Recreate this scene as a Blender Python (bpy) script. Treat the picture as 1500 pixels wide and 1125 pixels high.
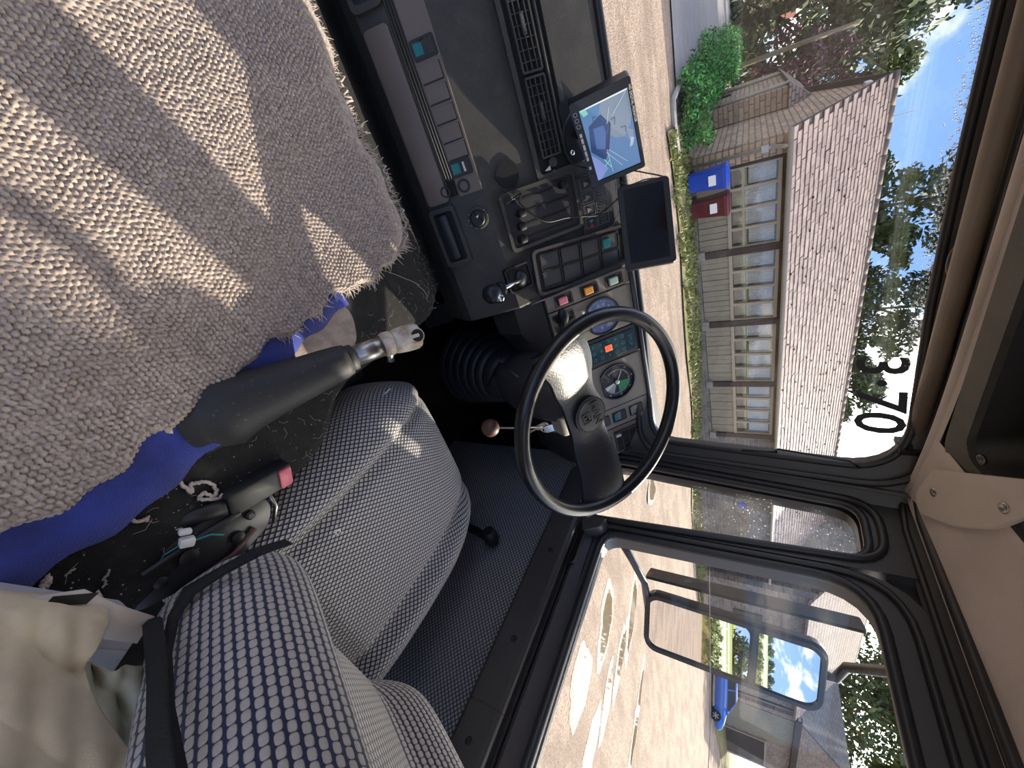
import bpy, bmesh, math, random
import numpy as np
from mathutils import Vector, Matrix
random.seed(7)
for o in list(bpy.data.objects): bpy.data.objects.remove(o)
scene = bpy.context.scene
C = scene.collection
R_ = math.radians
# ------------------------------------------------------------------ camera
# metres; the phone that took the picture is at the origin, x = right side of the lorry, y = forward, z = up.
FPX = 570.0; YAW = R_(34.5); PIT = R_(31.5)
fw = Vector((math.sin(YAW)*math.cos(PIT), math.cos(YAW)*math.cos(PIT), -math.sin(PIT)))
rt = Vector((math.cos(YAW), -math.sin(YAW), 0)); up = rt.cross(fw)
cd = bpy.data.cameras.new('phone_camera'); cam = bpy.data.objects.new('phone_camera', cd); C.objects.link(cam)
cd.sensor_fit = 'HORIZONTAL'; cd.sensor_width = 36; cd.lens = 36*FPX/1500; cd.clip_start = .02; cd.clip_end = 900
xa, ya, za = up, -rt, -fw            # the phone was turned: picture right = up in the cab
cam.matrix_world = Matrix(((xa.x,ya.x,za.x,0),(xa.y,ya.y,za.y,0),(xa.z,ya.z,za.z,0),(0,0,0,1)))
scene.camera = cam
# ------------------------------------------------------------------ sky, sun, exposure
SUN_AZ, SUN_EL = R_(70), R_(27)
sunv = Vector((math.sin(SUN_AZ)*math.cos(SUN_EL), math.cos(SUN_AZ)*math.cos(SUN_EL), math.sin(SUN_EL)))
sd = bpy.data.lights.new('sun', 'SUN'); so = bpy.data.objects.new('sun', sd); C.objects.link(so)
sd.energy = 3.5; sd.angle = R_(.55); sd.color = (1, .90, .72); so.rotation_euler = sunv.to_track_quat('Z', 'Y').to_euler(); so.location = sunv*60
scene.view_settings.view_transform = 'Standard'; scene.view_settings.look = 'None'
scene.view_settings.exposure = 1.40; scene.view_settings.gamma = 1; scene.view_settings.use_curve_mapping = False
SKY_STRENGTH = 1.15

class N:
    """tiny node-tree writer"""
    def __init__(s, tree): s.t = tree; s.n = tree.nodes; s.l = tree.links
    def put(s, i, v):
        if v is None: return
        if hasattr(v, 'is_output'): s.l.new(v, i)
        else: i.default_value = v
    def math(s, op, a, b=None, c=None, clamp=False):
        n = s.n.new('ShaderNodeMath'); n.operation = op; n.use_clamp = clamp
        s.put(n.inputs[0], a); s.put(n.inputs[1], b); s.put(n.inputs[2], c); return n.outputs[0]
    def ss(s, v, a, b, lo=0., hi=1.):
        n = s.n.new('ShaderNodeMapRange'); n.interpolation_type = 'SMOOTHSTEP'
        s.put(n.inputs[0], v); s.put(n.inputs[1], a); s.put(n.inputs[2], b); s.put(n.inputs[3], lo); s.put(n.inputs[4], hi); return n.outputs[0]
    def mix(s, f, a, b, bt='MIX'):
        n = s.n.new('ShaderNodeMix'); n.data_type = 'RGBA'; n.blend_type = bt
        s.put(n.inputs[0], f); s.put(n.inputs[6], c4(a)); s.put(n.inputs[7], c4(b)); return n.outputs[2]
    def noise(s, vec, scale, det=3, rough=.55, dist=0.):
        n = s.n.new('ShaderNodeTexNoise'); s.put(n.inputs['Vector'], vec); s.put(n.inputs['Scale'], scale)
        s.put(n.inputs['Detail'], det); s.put(n.inputs['Roughness'], rough); s.put(n.inputs['Distortion'], dist); return n.outputs['Fac']
    def voro(s, vec, scale, out='Distance', feat='F1', rnd=1.):
        n = s.n.new('ShaderNodeTexVoronoi'); n.feature = feat; s.put(n.inputs['Vector'], vec); s.put(n.inputs['Scale'], scale); s.put(n.inputs['Randomness'], rnd); return n.outputs[out]
    def coord(s, k='Object'): return s.n.new('ShaderNodeTexCoord').outputs[k]
    def scale(s, vec, v):
        n = s.n.new('ShaderNodeMapping'); s.put(n.inputs[0], vec); n.inputs['Scale'].default_value = v; return n.outputs[0]
    def sep(s, vec):
        n = s.n.new('ShaderNodeSeparateXYZ'); s.put(n.inputs[0], vec); return n.outputs
    def comb(s, x, y, z=0.):
        n = s.n.new('ShaderNodeCombineXYZ'); s.put(n.inputs[0], x); s.put(n.inputs[1], y); s.put(n.inputs[2], z); return n.outputs[0]
    def bump(s, h, st, d=.002):
        n = s.n.new('ShaderNodeBump'); s.put(n.inputs['Height'], h); n.inputs['Strength'].default_value = st; n.inputs['Distance'].default_value = d; return n.outputs[0]
def c4(v):
    return tuple(v)+(1,) if isinstance(v, (tuple, list)) and len(v) == 3 else v
# world: clear blue sky with broken cloud, paler round the sun and at the horizon
w = bpy.data.worlds.new('sky'); scene.world = w; w.use_nodes = True
g = N(w.node_tree); bg = w.node_tree.nodes['Background']
d = g.coord('Generated'); sx, sy, sz = g.sep(d)
el = g.math('MAXIMUM', sz, 0.)
col = g.mix(g.ss(el, 0., .62), (.15, .245, .42), (.030, .092, .265))
den = g.math('ADD', el, .22)
cv = g.comb(g.math('DIVIDE', sx, den), g.math('DIVIDE', sy, den), 3.7)
cl = g.ss(g.noise(cv, 1.3, 6, .56, .3), .46, .68)
dt = g.n.new('ShaderNodeVectorMath'); dt.operation = 'DOT_PRODUCT'; g.put(dt.inputs[0], d); dt.inputs[1].default_value = sunv
au = g.ss(dt.outputs['Value'], .70, 1.0)
col = g.mix(g.math('MULTIPLY', cl, .8), col, (1.32, 1.20, 1.06))
col = g.mix(au, col, (2.6, 2.55, 2.4))
col = g.mix(g.ss(sz, -.02, -.06), col, (.25, .22, .18))
g.l.new(col, bg.inputs[0]); bg.inputs[1].default_value = SKY_STRENGTH

# ------------------------------------------------------------------ materials
MATS = {}
def mat(name, col, rough=.6, metal=0., var=0., vs=40., bump=0., bs=400., bd=.001, col2=None, spec=None, dust=0., dustcol=(.45,.43,.40), ds=160., coat=0., sheen=0., trans=0., emit=None, es=1., space='Object'):
    m = bpy.data.materials.new(name); m.use_nodes = True; MATS[name] = m
    t = N(m.node_tree); b = m.node_tree.nodes['Principled BSDF']
    b.inputs['Roughness'].default_value = rough; b.inputs['Metallic'].default_value = metal
    if spec is not None: b.inputs['Specular IOR Level'].default_value = spec
    if coat: b.inputs['Coat Weight'].default_value = coat; b.inputs['Coat Roughness'].default_value = .08
    if sheen: b.inputs['Sheen Weight'].default_value = sheen
    if trans: b.inputs['Transmission Weight'].default_value = trans
    co = t.coord(space); c = c4(col)
    if var or col2:
        n = t.noise(co, vs, 4, .6)
        c2 = col2 if col2 else tuple(max(0, x*(1-var)) for x in col)
        c = t.mix(t.ss(n, .35, .65), c2, col)
    if dust:
        n = t.math('MULTIPLY', t.ss(t.noise(co, ds, 2, .5), .66, .74), dust)
        n2 = t.math('MULTIPLY', t.ss(t.noise(co, ds*.09, 3, .6), .5, .8), dust*.25)
        c = t.mix(t.math('MAXIMUM', n, n2), c, dustcol)
    t.put(b.inputs['Base Color'], c)
    if bump:
        t.l.new(t.bump(t.noise(co, bs, 3, .6), bump, bd), b.inputs['Normal'])
    if emit: b.inputs['Emission Color'].default_value = c4(emit); b.inputs['Emission Strength'].default_value = es
    return m
mat('dash', (.062,.058,.051), .55, var=.25, vs=9, bump=.25, bs=900, dust=.16, ds=330)
mat('fascia', (.21,.165,.127), .5, var=.15, vs=6, bump=.25, bs=900, dust=.10, ds=300)
mat('dark_panel', (.044,.041,.041), .45, bump=.15, bs=900, dust=.10, ds=330)
mat('black', (.010,.010,.011), .5)
mat('recess', (.006,.006,.006), .7)
mat('brown_panel', (.27,.23,.185), .55, var=.08, vs=20, bump=.12, bs=1200)
mat('rubber', (.022,.023,.026), .38, bump=.1, bs=500)
mat('rubber_matt', (.018,.018,.019), .62, bump=.2, bs=260, dust=.10, ds=200)
mat('pillar', (.052,.052,.056), .42, bump=.1, bs=600)
mat('rim', (.014,.014,.015), .26, bump=.08, bs=700)
mat('spoke', (.020,.020,.022), .40, bump=.8, bs=230, bd=.0012)
mat('emblem', (.030,.030,.033), .42, bump=.3, bs=500)
mat('door_trim', (.050,.047,.048), .42, bump=.15, bs=700, dust=.06)
mat('headliner', (.52,.45,.41), .95, var=.16, vs=5, bump=.5, bs=420, bd=.0015, sheen=.2)
mat('cover_plate', (.52,.46,.41), .6, var=.06, vs=30)
mat('black_carpet', (.014,.0135,.013), .95, var=.4, vs=60, bump=.9, bs=700, bd=.003, dust=.22, ds=230, dustcol=(.22,.2,.17))
mat('blue_felt', (.030,.050,.30), .95, var=.45, vs=14, bump=.8, bs=600, bd=.002, sheen=.2)
mat('sunlit_carpet', (.36,.29,.25), .95, var=.3, vs=60, bump=.8, bs=500, bd=.002)  # dusty black carpet in sun, the sunlight put into the colour
mat('yarn', (.50,.42,.37), .95, var=.25, vs=200, bump=.6, bs=900)
mat('fringe', (.46,.39,.35), .95)
mat('hair', (.30,.27,.23), .8)
mat('chrome', (.75,.75,.74), .18, 1.)
mat('steel', (.42,.41,.39), .34, 1., var=.4, vs=70, bump=.2, bs=300)
mat('steel_dark', (.11,.11,.115), .42, .9, bump=.2, bs=300)
mat('cream_metal', (.62,.55,.45), .42, var=.35, vs=50, col2=(.34,.25,.17), bump=.2, bs=200)
mat('white_plastic', (.72,.72,.70), .45)
mat('red_button', (.55,.085,.13), .4)
mat('wood_ball', (.13,.055,.04), .5, var=.35, vs=60)
mat('teal', (.02,.22,.22), .35); mat('orange', (.85,.32,.06), .4); mat('pink_lens', (.62,.20,.26), .35); mat('pale_green', (.40,.52,.44), .35)
mat('amber_lit', (.75,.10,.03), .35, emit=(.9,.12,.03), es=.5)
mat('warn_panel', (.030,.075,.095), .22, var=.2, vs=30)
mat('warn_mark', (.10,.20,.23), .4)
mat('dial', (.012,.014,.024), .35); mat('dial_blue', (.16,.21,.38), .12, coat=.6)
mat('dial_white', (.72,.72,.70), .5); mat('dial_grey', (.33,.38,.38), .5); mat('dial_green', (.01,.26,.085), .5)
mat('print_white', (.70,.70,.70), .6); mat('print_grey', (.22,.22,.22), .6); mat('print_blue', (.10,.22,.42), .6); mat('print_red', (.42,.05,.05), .6)
mat('box_card', (.44,.42,.47), .8, var=.08, vs=12, bump=.15, bs=200)
mat('khaki', (.60,.51,.37), .95, var=.16, vs=25, bump=.5, bs=900, bd=.0008)
mat('olive_cloth', (.42,.41,.32), .9, var=.15, vs=15, bump=.3, bs=700)
mat('mesh_black', (.012,.012,.012), .8, bump=1., bs=500, bd=.002)
mat('sticker', (.012,.014,.02), .6)
mat('bezel', (.014,.014,.018), .28)
mat('tablet_glass', (.014,.010,.012), .08, spec=.12)
mat('label_card', (.52,.50,.46), .8)
# outside
mat('stone_path', (.30,.27,.24), .9, var=.3, vs=8, bump=.4, bs=60, bd=.02)
mat('timber_dark', (.050,.030,.024), .8, var=.3, vs=12)
mat('olive_board', (.29,.25,.175), .75, var=.12, vs=5)
mat('olive_frame', (.38,.32,.23), .7)
mat('roof_tile', (.43,.345,.315), .62, var=.30, vs=1.7, bump=.4, bs=40, bd=.01)
mat('roof_gap', (.05,.042,.04), .9)
mat('moss', (.035,.032,.022), .95)
mat('slate', (.075,.082,.10), .5, var=.35, vs=2.2, bump=.5, bs=14, bd=.03)
mat('ridge', (.20,.16,.14), .85, var=.3, vs=3)
mat('gutter', (.30,.265,.205), .6)
mat('curtain', (.62,.62,.58), .9, var=.2, vs=18); mat('blind', (.42,.36,.30), .9)
mat('room_dark', (.05,.055,.05), .9)
mat('bin_blue', (.012,.07,.50), .4); mat('bin_red', (.11,.012,.022), .4)
mat('tarmac', (.27,.255,.25), .85, var=.15, vs=2, bump=.5, bs=60, bd=.01)
mat('kerb', (.42,.40,.36), .85, var=.2, vs=3)
mat('grass', (.13,.155,.035), .95, vs=2.2, bump=.8, bs=30, bd=.05, col2=(.24,.20,.085))
mat('blade', (.17,.20,.05), .8, vs=1.5, col2=(.27,.23,.10))
mat('field', (.17,.26,.045), .9, var=.35, vs=.12, col2=(.26,.27,.08))
mat('leaf_dark', (.035,.065,.022), .6, var=.5, vs=1.2); mat('leaf_mid', (.06,.105,.022), .6, var=.5, vs=.9); mat('leaf_light', (.16,.20,.045), .6, var=.4, vs=.8)
mat('leaf_hedge', (.10,.40,.07), .6, var=.55, vs=2.2); mat('leaf_purple', (.10,.022,.055), .6, var=.4, vs=2)
mat('bark', (.085,.065,.05), .9, var=.4, vs=6)
mat('pole_wood', (.17,.15,.10), .85, var=.2, vs=4)
mat('car_blue', (.012,.16,.62), .25, coat=.8); mat('tyre', (.016,.016,.017), .8); mat('car_glass', (.02,.03,.035), .08)
mat('render', (.24,.225,.165), .85, var=.12, vs=3); mat('door_brown', (.045,.032,.026), .7, var=.2, vs=4)
mat('white_paint', (.78,.78,.77), .6); mat('red_roof', (.35,.13,.08), .85)
mat('lamp_grey', (.35,.36,.37), .5)
mat('mirror_black', (.017,.018,.022), .33, bump=.05, bs=300)
MATS['mirror'] = mat('mirror', (.93,.94,.95), .0, 1.)

def new_mat(name):
    m = bpy.data.materials.new(name); m.use_nodes = True; MATS[name] = m
    return m, N(m.node_tree), m.node_tree.nodes['Principled BSDF'], m.node_tree.nodes['Material Output']
# woven seat cloth: staggered light pads between navy cords (uv in metres)
def fabric(name, light, navy, px, py, bst=.9, sheen=.35, diamond=False):
    m, t, b, o = new_mat(name)
    u, v, _ = t.sep(t.coord('UV'))
    nz = t.noise(t.coord('Object'), 1500, 2, .5)
    if diamond:
        U, V = t.math('DIVIDE', u, px), t.math('DIVIDE', v, py)
        fa = t.math('ABSOLUTE', t.math('SUBTRACT', t.math('FRACT', t.math('ADD', U, V)), .5)); fb = t.math('ABSOLUTE', t.math('SUBTRACT', t.math('FRACT', t.math('SUBTRACT', U, V)), .5))
        dd = t.math('MULTIPLY', t.math('SMOOTH_MAX', fa, fb, .12), 2.55)
    else:
        V = t.math('DIVIDE', v, py); row = t.math('FLOOR', V)
        U = t.math('ADD', t.math('DIVIDE', u, px), t.math('MULTIPLY', t.math('MODULO', row, 2.), .5))
        fu = t.math('ABSOLUTE', t.math('SUBTRACT', t.math('FRACT', U), .5)); fv = t.math('ABSOLUTE', t.math('SUBTRACT', t.math('FRACT', V), .5))
        dd = t.math('ADD', t.math('POWER', t.math('MULTIPLY', fu, 2.10), 3.2), t.math('POWER', t.math('MULTIPLY', fv, 2.70), 3.2))
    dd = t.math('ADD', dd, t.math('MULTIPLY', t.math('SUBTRACT', nz, .5), .35))
    pad = t.ss(dd, 1.05, .72)
    lc = t.mix(t.noise(t.coord('Object'), 300, 2, .5), tuple(x*.72 for x in light), light)
    t.put(b.inputs['Base Color'], t.mix(pad, navy, lc)); b.inputs['Roughness'].default_value = .95
    b.inputs['Sheen Weight'].default_value = sheen
    h = t.math('SQRT', t.math('MAXIMUM', t.math('SUBTRACT', 1.1, dd), 0.))
    t.l.new(t.bump(h, bst, .0018), b.inputs['Normal'])
fabric('seat_cloth', (.56,.54,.52), (.012,.016,.040), .0125, .0080, diamond=True)
fabric('seat_cloth_back', (.54,.475,.42), (.010,.015,.050), .0100, .0084)
fabric('door_cloth', (.32,.32,.335), (.008,.010,.020), .0115, .0105, 1.2, diamond=True)
# glass panes: light passes, faint reflection, dust and dried spots
def glass(name, spots, film, refl=.06, spot_scale=260.):
    m, t, b, o = new_mat(name); m.node_tree.nodes.remove(b)
    tr = t.n.new('ShaderNodeBsdfTransparent'); gl = t.n.new('ShaderNodeBsdfGlossy'); gl.inputs['Roughness'].default_value = .02
    df = t.n.new('ShaderNodeBsdfDiffuse'); tl = t.n.new('ShaderNodeBsdfTranslucent')
    for q in (df, tl): q.inputs[0].default_value = (.8,.8,.78,1)
    ms = t.n.new('ShaderNodeMixShader'); ms.inputs[0].default_value = .6; t.l.new(df.outputs[0], ms.inputs[1]); t.l.new(tl.outputs[0], ms.inputs[2])
    m1 = t.n.new('ShaderNodeMixShader'); m1.inputs[0].default_value = refl; t.l.new(tr.outputs[0], m1.inputs[1]); t.l.new(gl.outputs[0], m1.inputs[2])
    co = t.coord('Object')
    sp = t.ss(t.noise(co, spot_scale, 2, .5), .80-spots, .86-spots)
    pat = t.ss(t.noise(co, 9, 3, .6), .35, .7)
    f = t.math('ADD', t.math('MULTIPLY', t.math('MULTIPLY', sp, pat), .75), t.math('MULTIPLY', pat, film), clamp=True)
    m2 = t.n.new('ShaderNodeMixShader'); t.l.new(f, m2.inputs[0]); t.l.new(m1.outputs[0], m2.inputs[1]); t.l.new(ms.outputs[0], m2.inputs[2])
    t.l.new(m2.outputs[0], o.inputs[0])
glass('glass_screen', .02, .015); glass('glass_quarter', .16, .05, spot_scale=210.); glass('glass_door', .0, .012); glass('glass_house', .0, .03, .07); glass('bead', .0, .12, .35)
# stone walling
def stone(name, c1, c2, mortar, bw, bh, rough=.9):
    m, t, b, o = new_mat(name)
    uv = t.coord('UV'); n = t.noise(uv, 3., 3, .6)
    vec = t.n.new('ShaderNodeVectorMath'); vec.operation = 'ADD'; t.put(vec.inputs[0], uv); t.l.new(t.comb(t.math('MULTIPLY', n, .12), t.math('MULTIPLY', n, .09)), vec.inputs[1])
    br = t.n.new('ShaderNodeTexBrick'); t.l.new(vec.outputs[0], br.inputs['Vector']); br.inputs['Scale'].default_value = 1
    br.inputs['Brick Width'].default_value = bw; br.inputs['Row Height'].default_value = bh; br.inputs['Mortar Size'].default_value = bh*.13; br.inputs['Mortar Smooth'].default_value = .5
    br.inputs['Color1'].default_value = c4(c1); br.inputs['Color2'].default_value = c4(c2); br.inputs['Mortar'].default_value = c4(mortar); br.inputs['Bias'].default_value = 0
    cc = t.mix(t.ss(t.noise(uv, 1.1, 4, .65), .3, .7), br.outputs['Color'], (.5,.5,.5), 'MULTIPLY')
    cc2 = t.mix(.45, br.outputs['Color'], cc)
    t.put(b.inputs['Base Color'], cc2); b.inputs['Roughness'].default_value = rough
    h = t.math('SUBTRACT', t.math('MULTIPLY', t.noise(uv, 14, 3, .6), .5), br.outputs['Fac'])
    t.l.new(t.bump(h, .8, .03), b.inputs['Normal'])
stone('stone_warm', (.56,.41,.27), (.40,.28,.19), (.22,.165,.115), .42, .16)
stone('stone_grey', (.25,.22,.19), (.15,.135,.12), (.28,.25,.21), .40, .17)
stone('stone_barn', (.36,.28,.22), (.22,.175,.145), (.34,.29,.24), .40, .16)
stone('tiles_far', (.34,.26,.22), (.24,.18,.155), (.09,.07,.06), .30, .24)
stone('slates_far', (.095,.10,.125), (.055,.06,.08), (.03,.03,.035), .34, .26, .85)
# gravel yard: pink-brown chippings with darker damp streaks
m, t, b, o = new_mat('gravel')
co = t.coord('Object')
st = t.noise(t.scale(co, (.28, .75, 1)), 2.2, 7, .68)
fine = t.noise(co, 16, 6, .75); vo = t.voro(co, 34)
c = t.mix(t.ss(st, .40, .62), (.36,.275,.205), (.13,.085,.058))
c = t.mix(t.ss(fine, .36, .62), (.12,.08,.055), c)
c = t.mix(t.math('MULTIPLY', t.ss(vo, .05, .55), .35), c, (.50,.41,.33))
t.put(b.inputs['Base Color'], c); b.inputs['Roughness'].default_value = .9; b.inputs['Specular IOR Level'].default_value = .2
t.l.new(t.bump(t.math('ADD', fine, t.math('MULTIPLY', vo, -.6)), .8, .02), b.inputs['Normal'])
m, t, b, o = new_mat('puddle')
b.inputs['Base Color'].default_value = (.20,.155,.10,1); b.inputs['Roughness'].default_value = .04; b.inputs['Specular IOR Level'].default_value = .8
m, t, b, o = new_mat('wet_rim')
b.inputs['Base Color'].default_value = (.15,.11,.08,1); b.inputs['Roughness'].default_value = .55
t.l.new(t.bump(t.noise(t.coord('Object'), 22, 4, .7), .8, .04), b.inputs['Normal'])
# beige rug yarn with the odd darker tuft
m, t, b, o = new_mat('rug')
co = t.coord('Object')
c = t.mix(t.ss(t.noise(co, 160, 2, .5), .3, .7), (.30,.245,.21), (.46,.385,.335))
c = t.mix(t.math('MULTIPLY', t.ss(t.noise(co, 9, 4, .65), .52, .74), .45), c, (.20,.155,.13))
t.put(b.inputs['Base Color'], c); b.inputs['Roughness'].default_value = .95; b.inputs['Sheen Weight'].default_value = .15
t.l.new(t.bump(t.noise(co, 1400, 2, .6), .5, .001), b.inputs['Normal'])

# ------------------------------------------------------------------ mesh helpers
ORG = {}
class Fr:
    """local frame on a surface: p(u, v, w)"""
    def __init__(s, o, ex, ey, ez=None):
        s.o = Vector(o); s.ex = Vector(ex).normalized(); s.ey = Vector(ey).normalized()
        s.ez = s.ex.cross(s.ey).normalized() if ez is None else Vector(ez).normalized()
    def p(s, u, v, w=0.): return s.o + s.ex*u + s.ey*v + s.ez*w
    def at(s, u, v, w=0., rot=0.):
        c, n = math.cos(rot), math.sin(rot)
        return Fr(s.p(u, v, w), s.ex*c+s.ey*n, s.ey*c-s.ex*n, s.ez)
WORLD = Fr((0,0,0), (1,0,0), (0,1,0))
def rrect(w, h, r, n=5, cx=0., cy=0.):
    r = min(r, w/2-1e-5, h/2-1e-5); P = []
    for k, (sx, sy) in enumerate(((1,1),(-1,1),(-1,-1),(1,-1))):
        for i in range(n+1):
            a = math.pi/2*(k+i/n); P.append((cx+sx*(w/2-r)+r*math.cos(a), cy+sy*(h/2-r)+r*math.sin(a)))
    return P
def circ(r, n=24, cx=0., cy=0., a0=0.): return [(cx+r*math.cos(a0+2*math.pi*i/n), cy+r*math.sin(a0+2*math.pi*i/n)) for i in range(n)]
class MB:
    def __init__(s): s.v = []; s.f = []; s.m = []; s.uv = None; s.k = 0
    def add(s, vs, fs):
        b = len(s.v); s.v += [Vector(q) for q in vs]
        s.f += [tuple(b+i for i in q) for q in fs]; s.m += [s.k]*len(fs); return s
    def box(s, fr, u0, u1, v0, v1, w0, w1):
        P = [fr.p(u, v, w) for w in (w0, w1) for v in (v0, v1) for u in (u0, u1)]
        return s.add(P, [(0,2,3,1),(4,5,7,6),(0,1,5,4),(2,6,7,3),(0,4,6,2),(1,3,7,5)])
    def prism(s, fr, poly, w0, w1, taper=1., inset=0.):
        n = len(poly)
        A = [fr.p(x, y, w0) for x, y in poly]
        if inset:
            cx = sum(p[0] for p in poly)/n; cy = sum(p[1] for p in poly)/n
            hx = max(abs(p[0]-cx) for p in poly); hy = max(abs(p[1]-cy) for p in poly)
            B = [fr.p(cx+(x-cx)*(1-inset/hx), cy+(y-cy)*(1-inset/hy), w1) for x, y in poly]
        else: B = [fr.p(x*taper, y*taper, w1) for x, y in poly]
        fs = [tuple(range(n-1, -1, -1)), tuple(range(n, 2*n))] + [(i, (i+1) % n, n+(i+1) % n, n+i) for i in range(n)]
        return s.add(A+B, fs)
    def soft(s, fr, poly, w0, w1, r):
        """prism with a rounded upper edge"""
        n = len(poly); cx = sum(p[0] for p in poly)/n; cy = sum(p[1] for p in poly)/n
        hx = max(abs(p[0]-cx) for p in poly); hy = max(abs(p[1]-cy) for p in poly)
        lv = [(w0, 0), (w1-r, 0), (w1-r*.3, r*.3), (w1, r)]
        vs = []
        for w, i in lv: vs += [fr.p(cx+(x-cx)*(1-i/hx), cy+(y-cy)*(1-i/hy), w) for x, y in poly]
        fs = [tuple(range(n-1, -1, -1)), tuple(range(3*n, 4*n))]
        for L in range(3): fs += [(L*n+i, L*n+(i+1) % n, L*n+n+(i+1) % n, L*n+n+i) for i in range(n)]
        return s.add(vs, fs)
    def ring(s, fr, po, pi, w0, w1):
        n = len(po)
        vs = [fr.p(x, y, w0) for x, y in po]+[fr.p(x, y, w0) for x, y in pi]+[fr.p(x, y, w1) for x, y in po]+[fr.p(x, y, w1) for x, y in pi]
        fs = []
        for i in range(n):
            j = (i+1) % n
            fs += [(i, n+i, n+j, j), (2*n+i, 2*n+j, 3*n+j, 3*n+i), (i, j, 2*n+j, 2*n+i), (n+i, 3*n+i, 3*n+j, n+j)]
        return s.add(vs, fs)
    def poly(s, fr, pts, w=0.):
        return s.add([fr.p(x, y, w) for x, y in pts], [tuple(range(len(pts)))])
    def tube(s, pts, r, n=8, closed=False, cap=True):
        pts = [Vector(p) for p in pts]; m = len(pts); rr = r if isinstance(r, (list, tuple)) else [r]*m
        T = []
        for i in range(m):
            a = pts[(i-1) % m] if (closed or i > 0) else pts[i]; b = pts[(i+1) % m] if (closed or i < m-1) else pts[i]
            T.append((b-a).normalized())
        nrm = T[0].orthogonal().normalized(); vs = []
        for i in range(m):
            nrm = (nrm-T[i]*nrm.dot(T[i])).normalized(); bi = T[i].cross(nrm)
            vs += [pts[i]+(nrm*math.cos(2*math.pi*k/n)+bi*math.sin(2*math.pi*k/n))*rr[i] for k in range(n)]
        fs = []
        for i in range(m if closed else m-1):
            j = (i+1) % m
            fs += [(i*n+k, i*n+(k+1) % n, j*n+(k+1) % n, j*n+k) for k in range(n)]
        if cap and not closed: fs += [tuple(range(n-1, -1, -1)), tuple((m-1)*n+k for k in range(n))]
        return s.add(vs, fs)
    def cyl(s, a, b, r0, r1=None, n=16): return s.tube([a, b], [r0, r0 if r1 is None else r1], n)
    def lathe(s, fr, prof, n=24):
        m = len(prof); vs = [fr.p(r*math.cos(2*math.pi*k/n), r*math.sin(2*math.pi*k/n), h) for r, h in prof for k in range(n)]
        fs = [(i*n+k, i*n+(k+1) % n, (i+1)*n+(k+1) % n, (i+1)*n+k) for i in range(m-1) for k in range(n)]
        fs += [tuple(range(n-1, -1, -1)), tuple((m-1)*n+k for k in range(n))]
        return s.add(vs, fs)
    def grid(s, P, cu=False, cv=False):
        a = len(P); b = len(P[0]); vs = [p for r in P for p in r]; fs = []
        for i in range(a if cu else a-1):
            for j in range(b if cv else b-1):
                i2, j2 = (i+1) % a, (j+1) % b; fs.append((i*b+j, i2*b+j, i2*b+j2, i*b+j2))
        return s.add(vs, fs)
    def sphere(s, c, r, n=12, sc=(1,1,1)):
        c = Vector(c); P = []
        for i in range(n+1):
            a = math.pi*i/n
            P.append([c+Vector((r*sc[0]*math.sin(a)*math.cos(2*math.pi*k/(2*n)), r*sc[1]*math.sin(a)*math.sin(2*math.pi*k/(2*n)), r*sc[2]*math.cos(a))) for k in range(2*n)])
        return s.grid(P, cv=True)
    def build(s, name, mats, parent=None, smooth=False, bevel=0., org=None, uvs=None, label=None, auto=None):
        o0 = ORG.get(parent.name, Vector()) if parent is not None else (Vector(org) if org is not None else Vector())
        me = bpy.data.meshes.new(name); me.from_pydata([tuple(q-o0) for q in s.v], [], s.f)
        mats = mats if isinstance(mats, (list, tuple)) else [mats]
        for q in mats: me.materials.append(MATS[q])
        if len(mats) > 1: me.polygons.foreach_set('material_index', s.m)
        if bevel or auto:
            bm = bmesh.new(); bm.from_mesh(me); bmesh.ops.remove_doubles(bm, verts=bm.verts, dist=1e-6)
            bmesh.ops.recalc_face_normals(bm, faces=bm.faces)
            if bevel:
                ed = [e for e in bm.edges if len(e.link_faces) == 2 and e.calc_face_angle(0) > R_(40)]
                bmesh.ops.bevel(bm, geom=ed, offset=bevel, segments=2, profile=.6, affect='EDGES', clamp_overlap=True)
            bm.to_mesh(me); bm.free()
        n = len(me.loops)
        if uvs is not None and not bevel:
            lay = me.uv_layers.new(name='uv'); vi = np.empty(n, dtype=np.int32); me.loops.foreach_get('vertex_index', vi)
            lay.data.foreach_set('uv', np.asarray(uvs, dtype=np.float32)[vi].ravel())
        elif n and n < 400000: boxuv(me, o0)
        if smooth:
            me.polygons.foreach_set('use_smooth', [True]*len(me.polygons))
            if smooth is not True: me.set_sharp_from_angle(angle=R_(smooth))
        me.update()
        o = bpy.data.objects.new(name, me); C.objects.link(o)
        if parent is not None: o.parent = parent
        else: o.location = o0
        ORG[o.name] = o0
        if label: o['label'] = label
        return o
def boxuv(me, o0):
    """uv in metres, projected along each face's main axis"""
    lay = me.uv_layers.new(name='uv'); n = len(me.loops); m = len(me.polygons)
    vi = np.empty(n, dtype=np.int32); me.loops.foreach_get('vertex_index', vi)
    co = np.empty(len(me.vertices)*3, dtype=np.float32); me.vertices.foreach_get('co', co); co = co.reshape(-1, 3)+np.array(o0, dtype=np.float32)
    nr = np.empty(m*3, dtype=np.float32); me.polygons.foreach_get('normal', nr); nr = np.abs(nr.reshape(-1, 3))
    lt = np.empty(m, dtype=np.int32); me.polygons.foreach_get('loop_total', lt)
    ax = np.repeat(nr.argmax(1), lt); q = co[vi]
    uv = np.where((ax == 0)[:, None], q[:, [1, 2]], np.where((ax == 1)[:, None], q[:, [0, 2]], q[:, [0, 1]]))
    lay.data.foreach_set('uv', uv.astype(np.float32).ravel())
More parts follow.
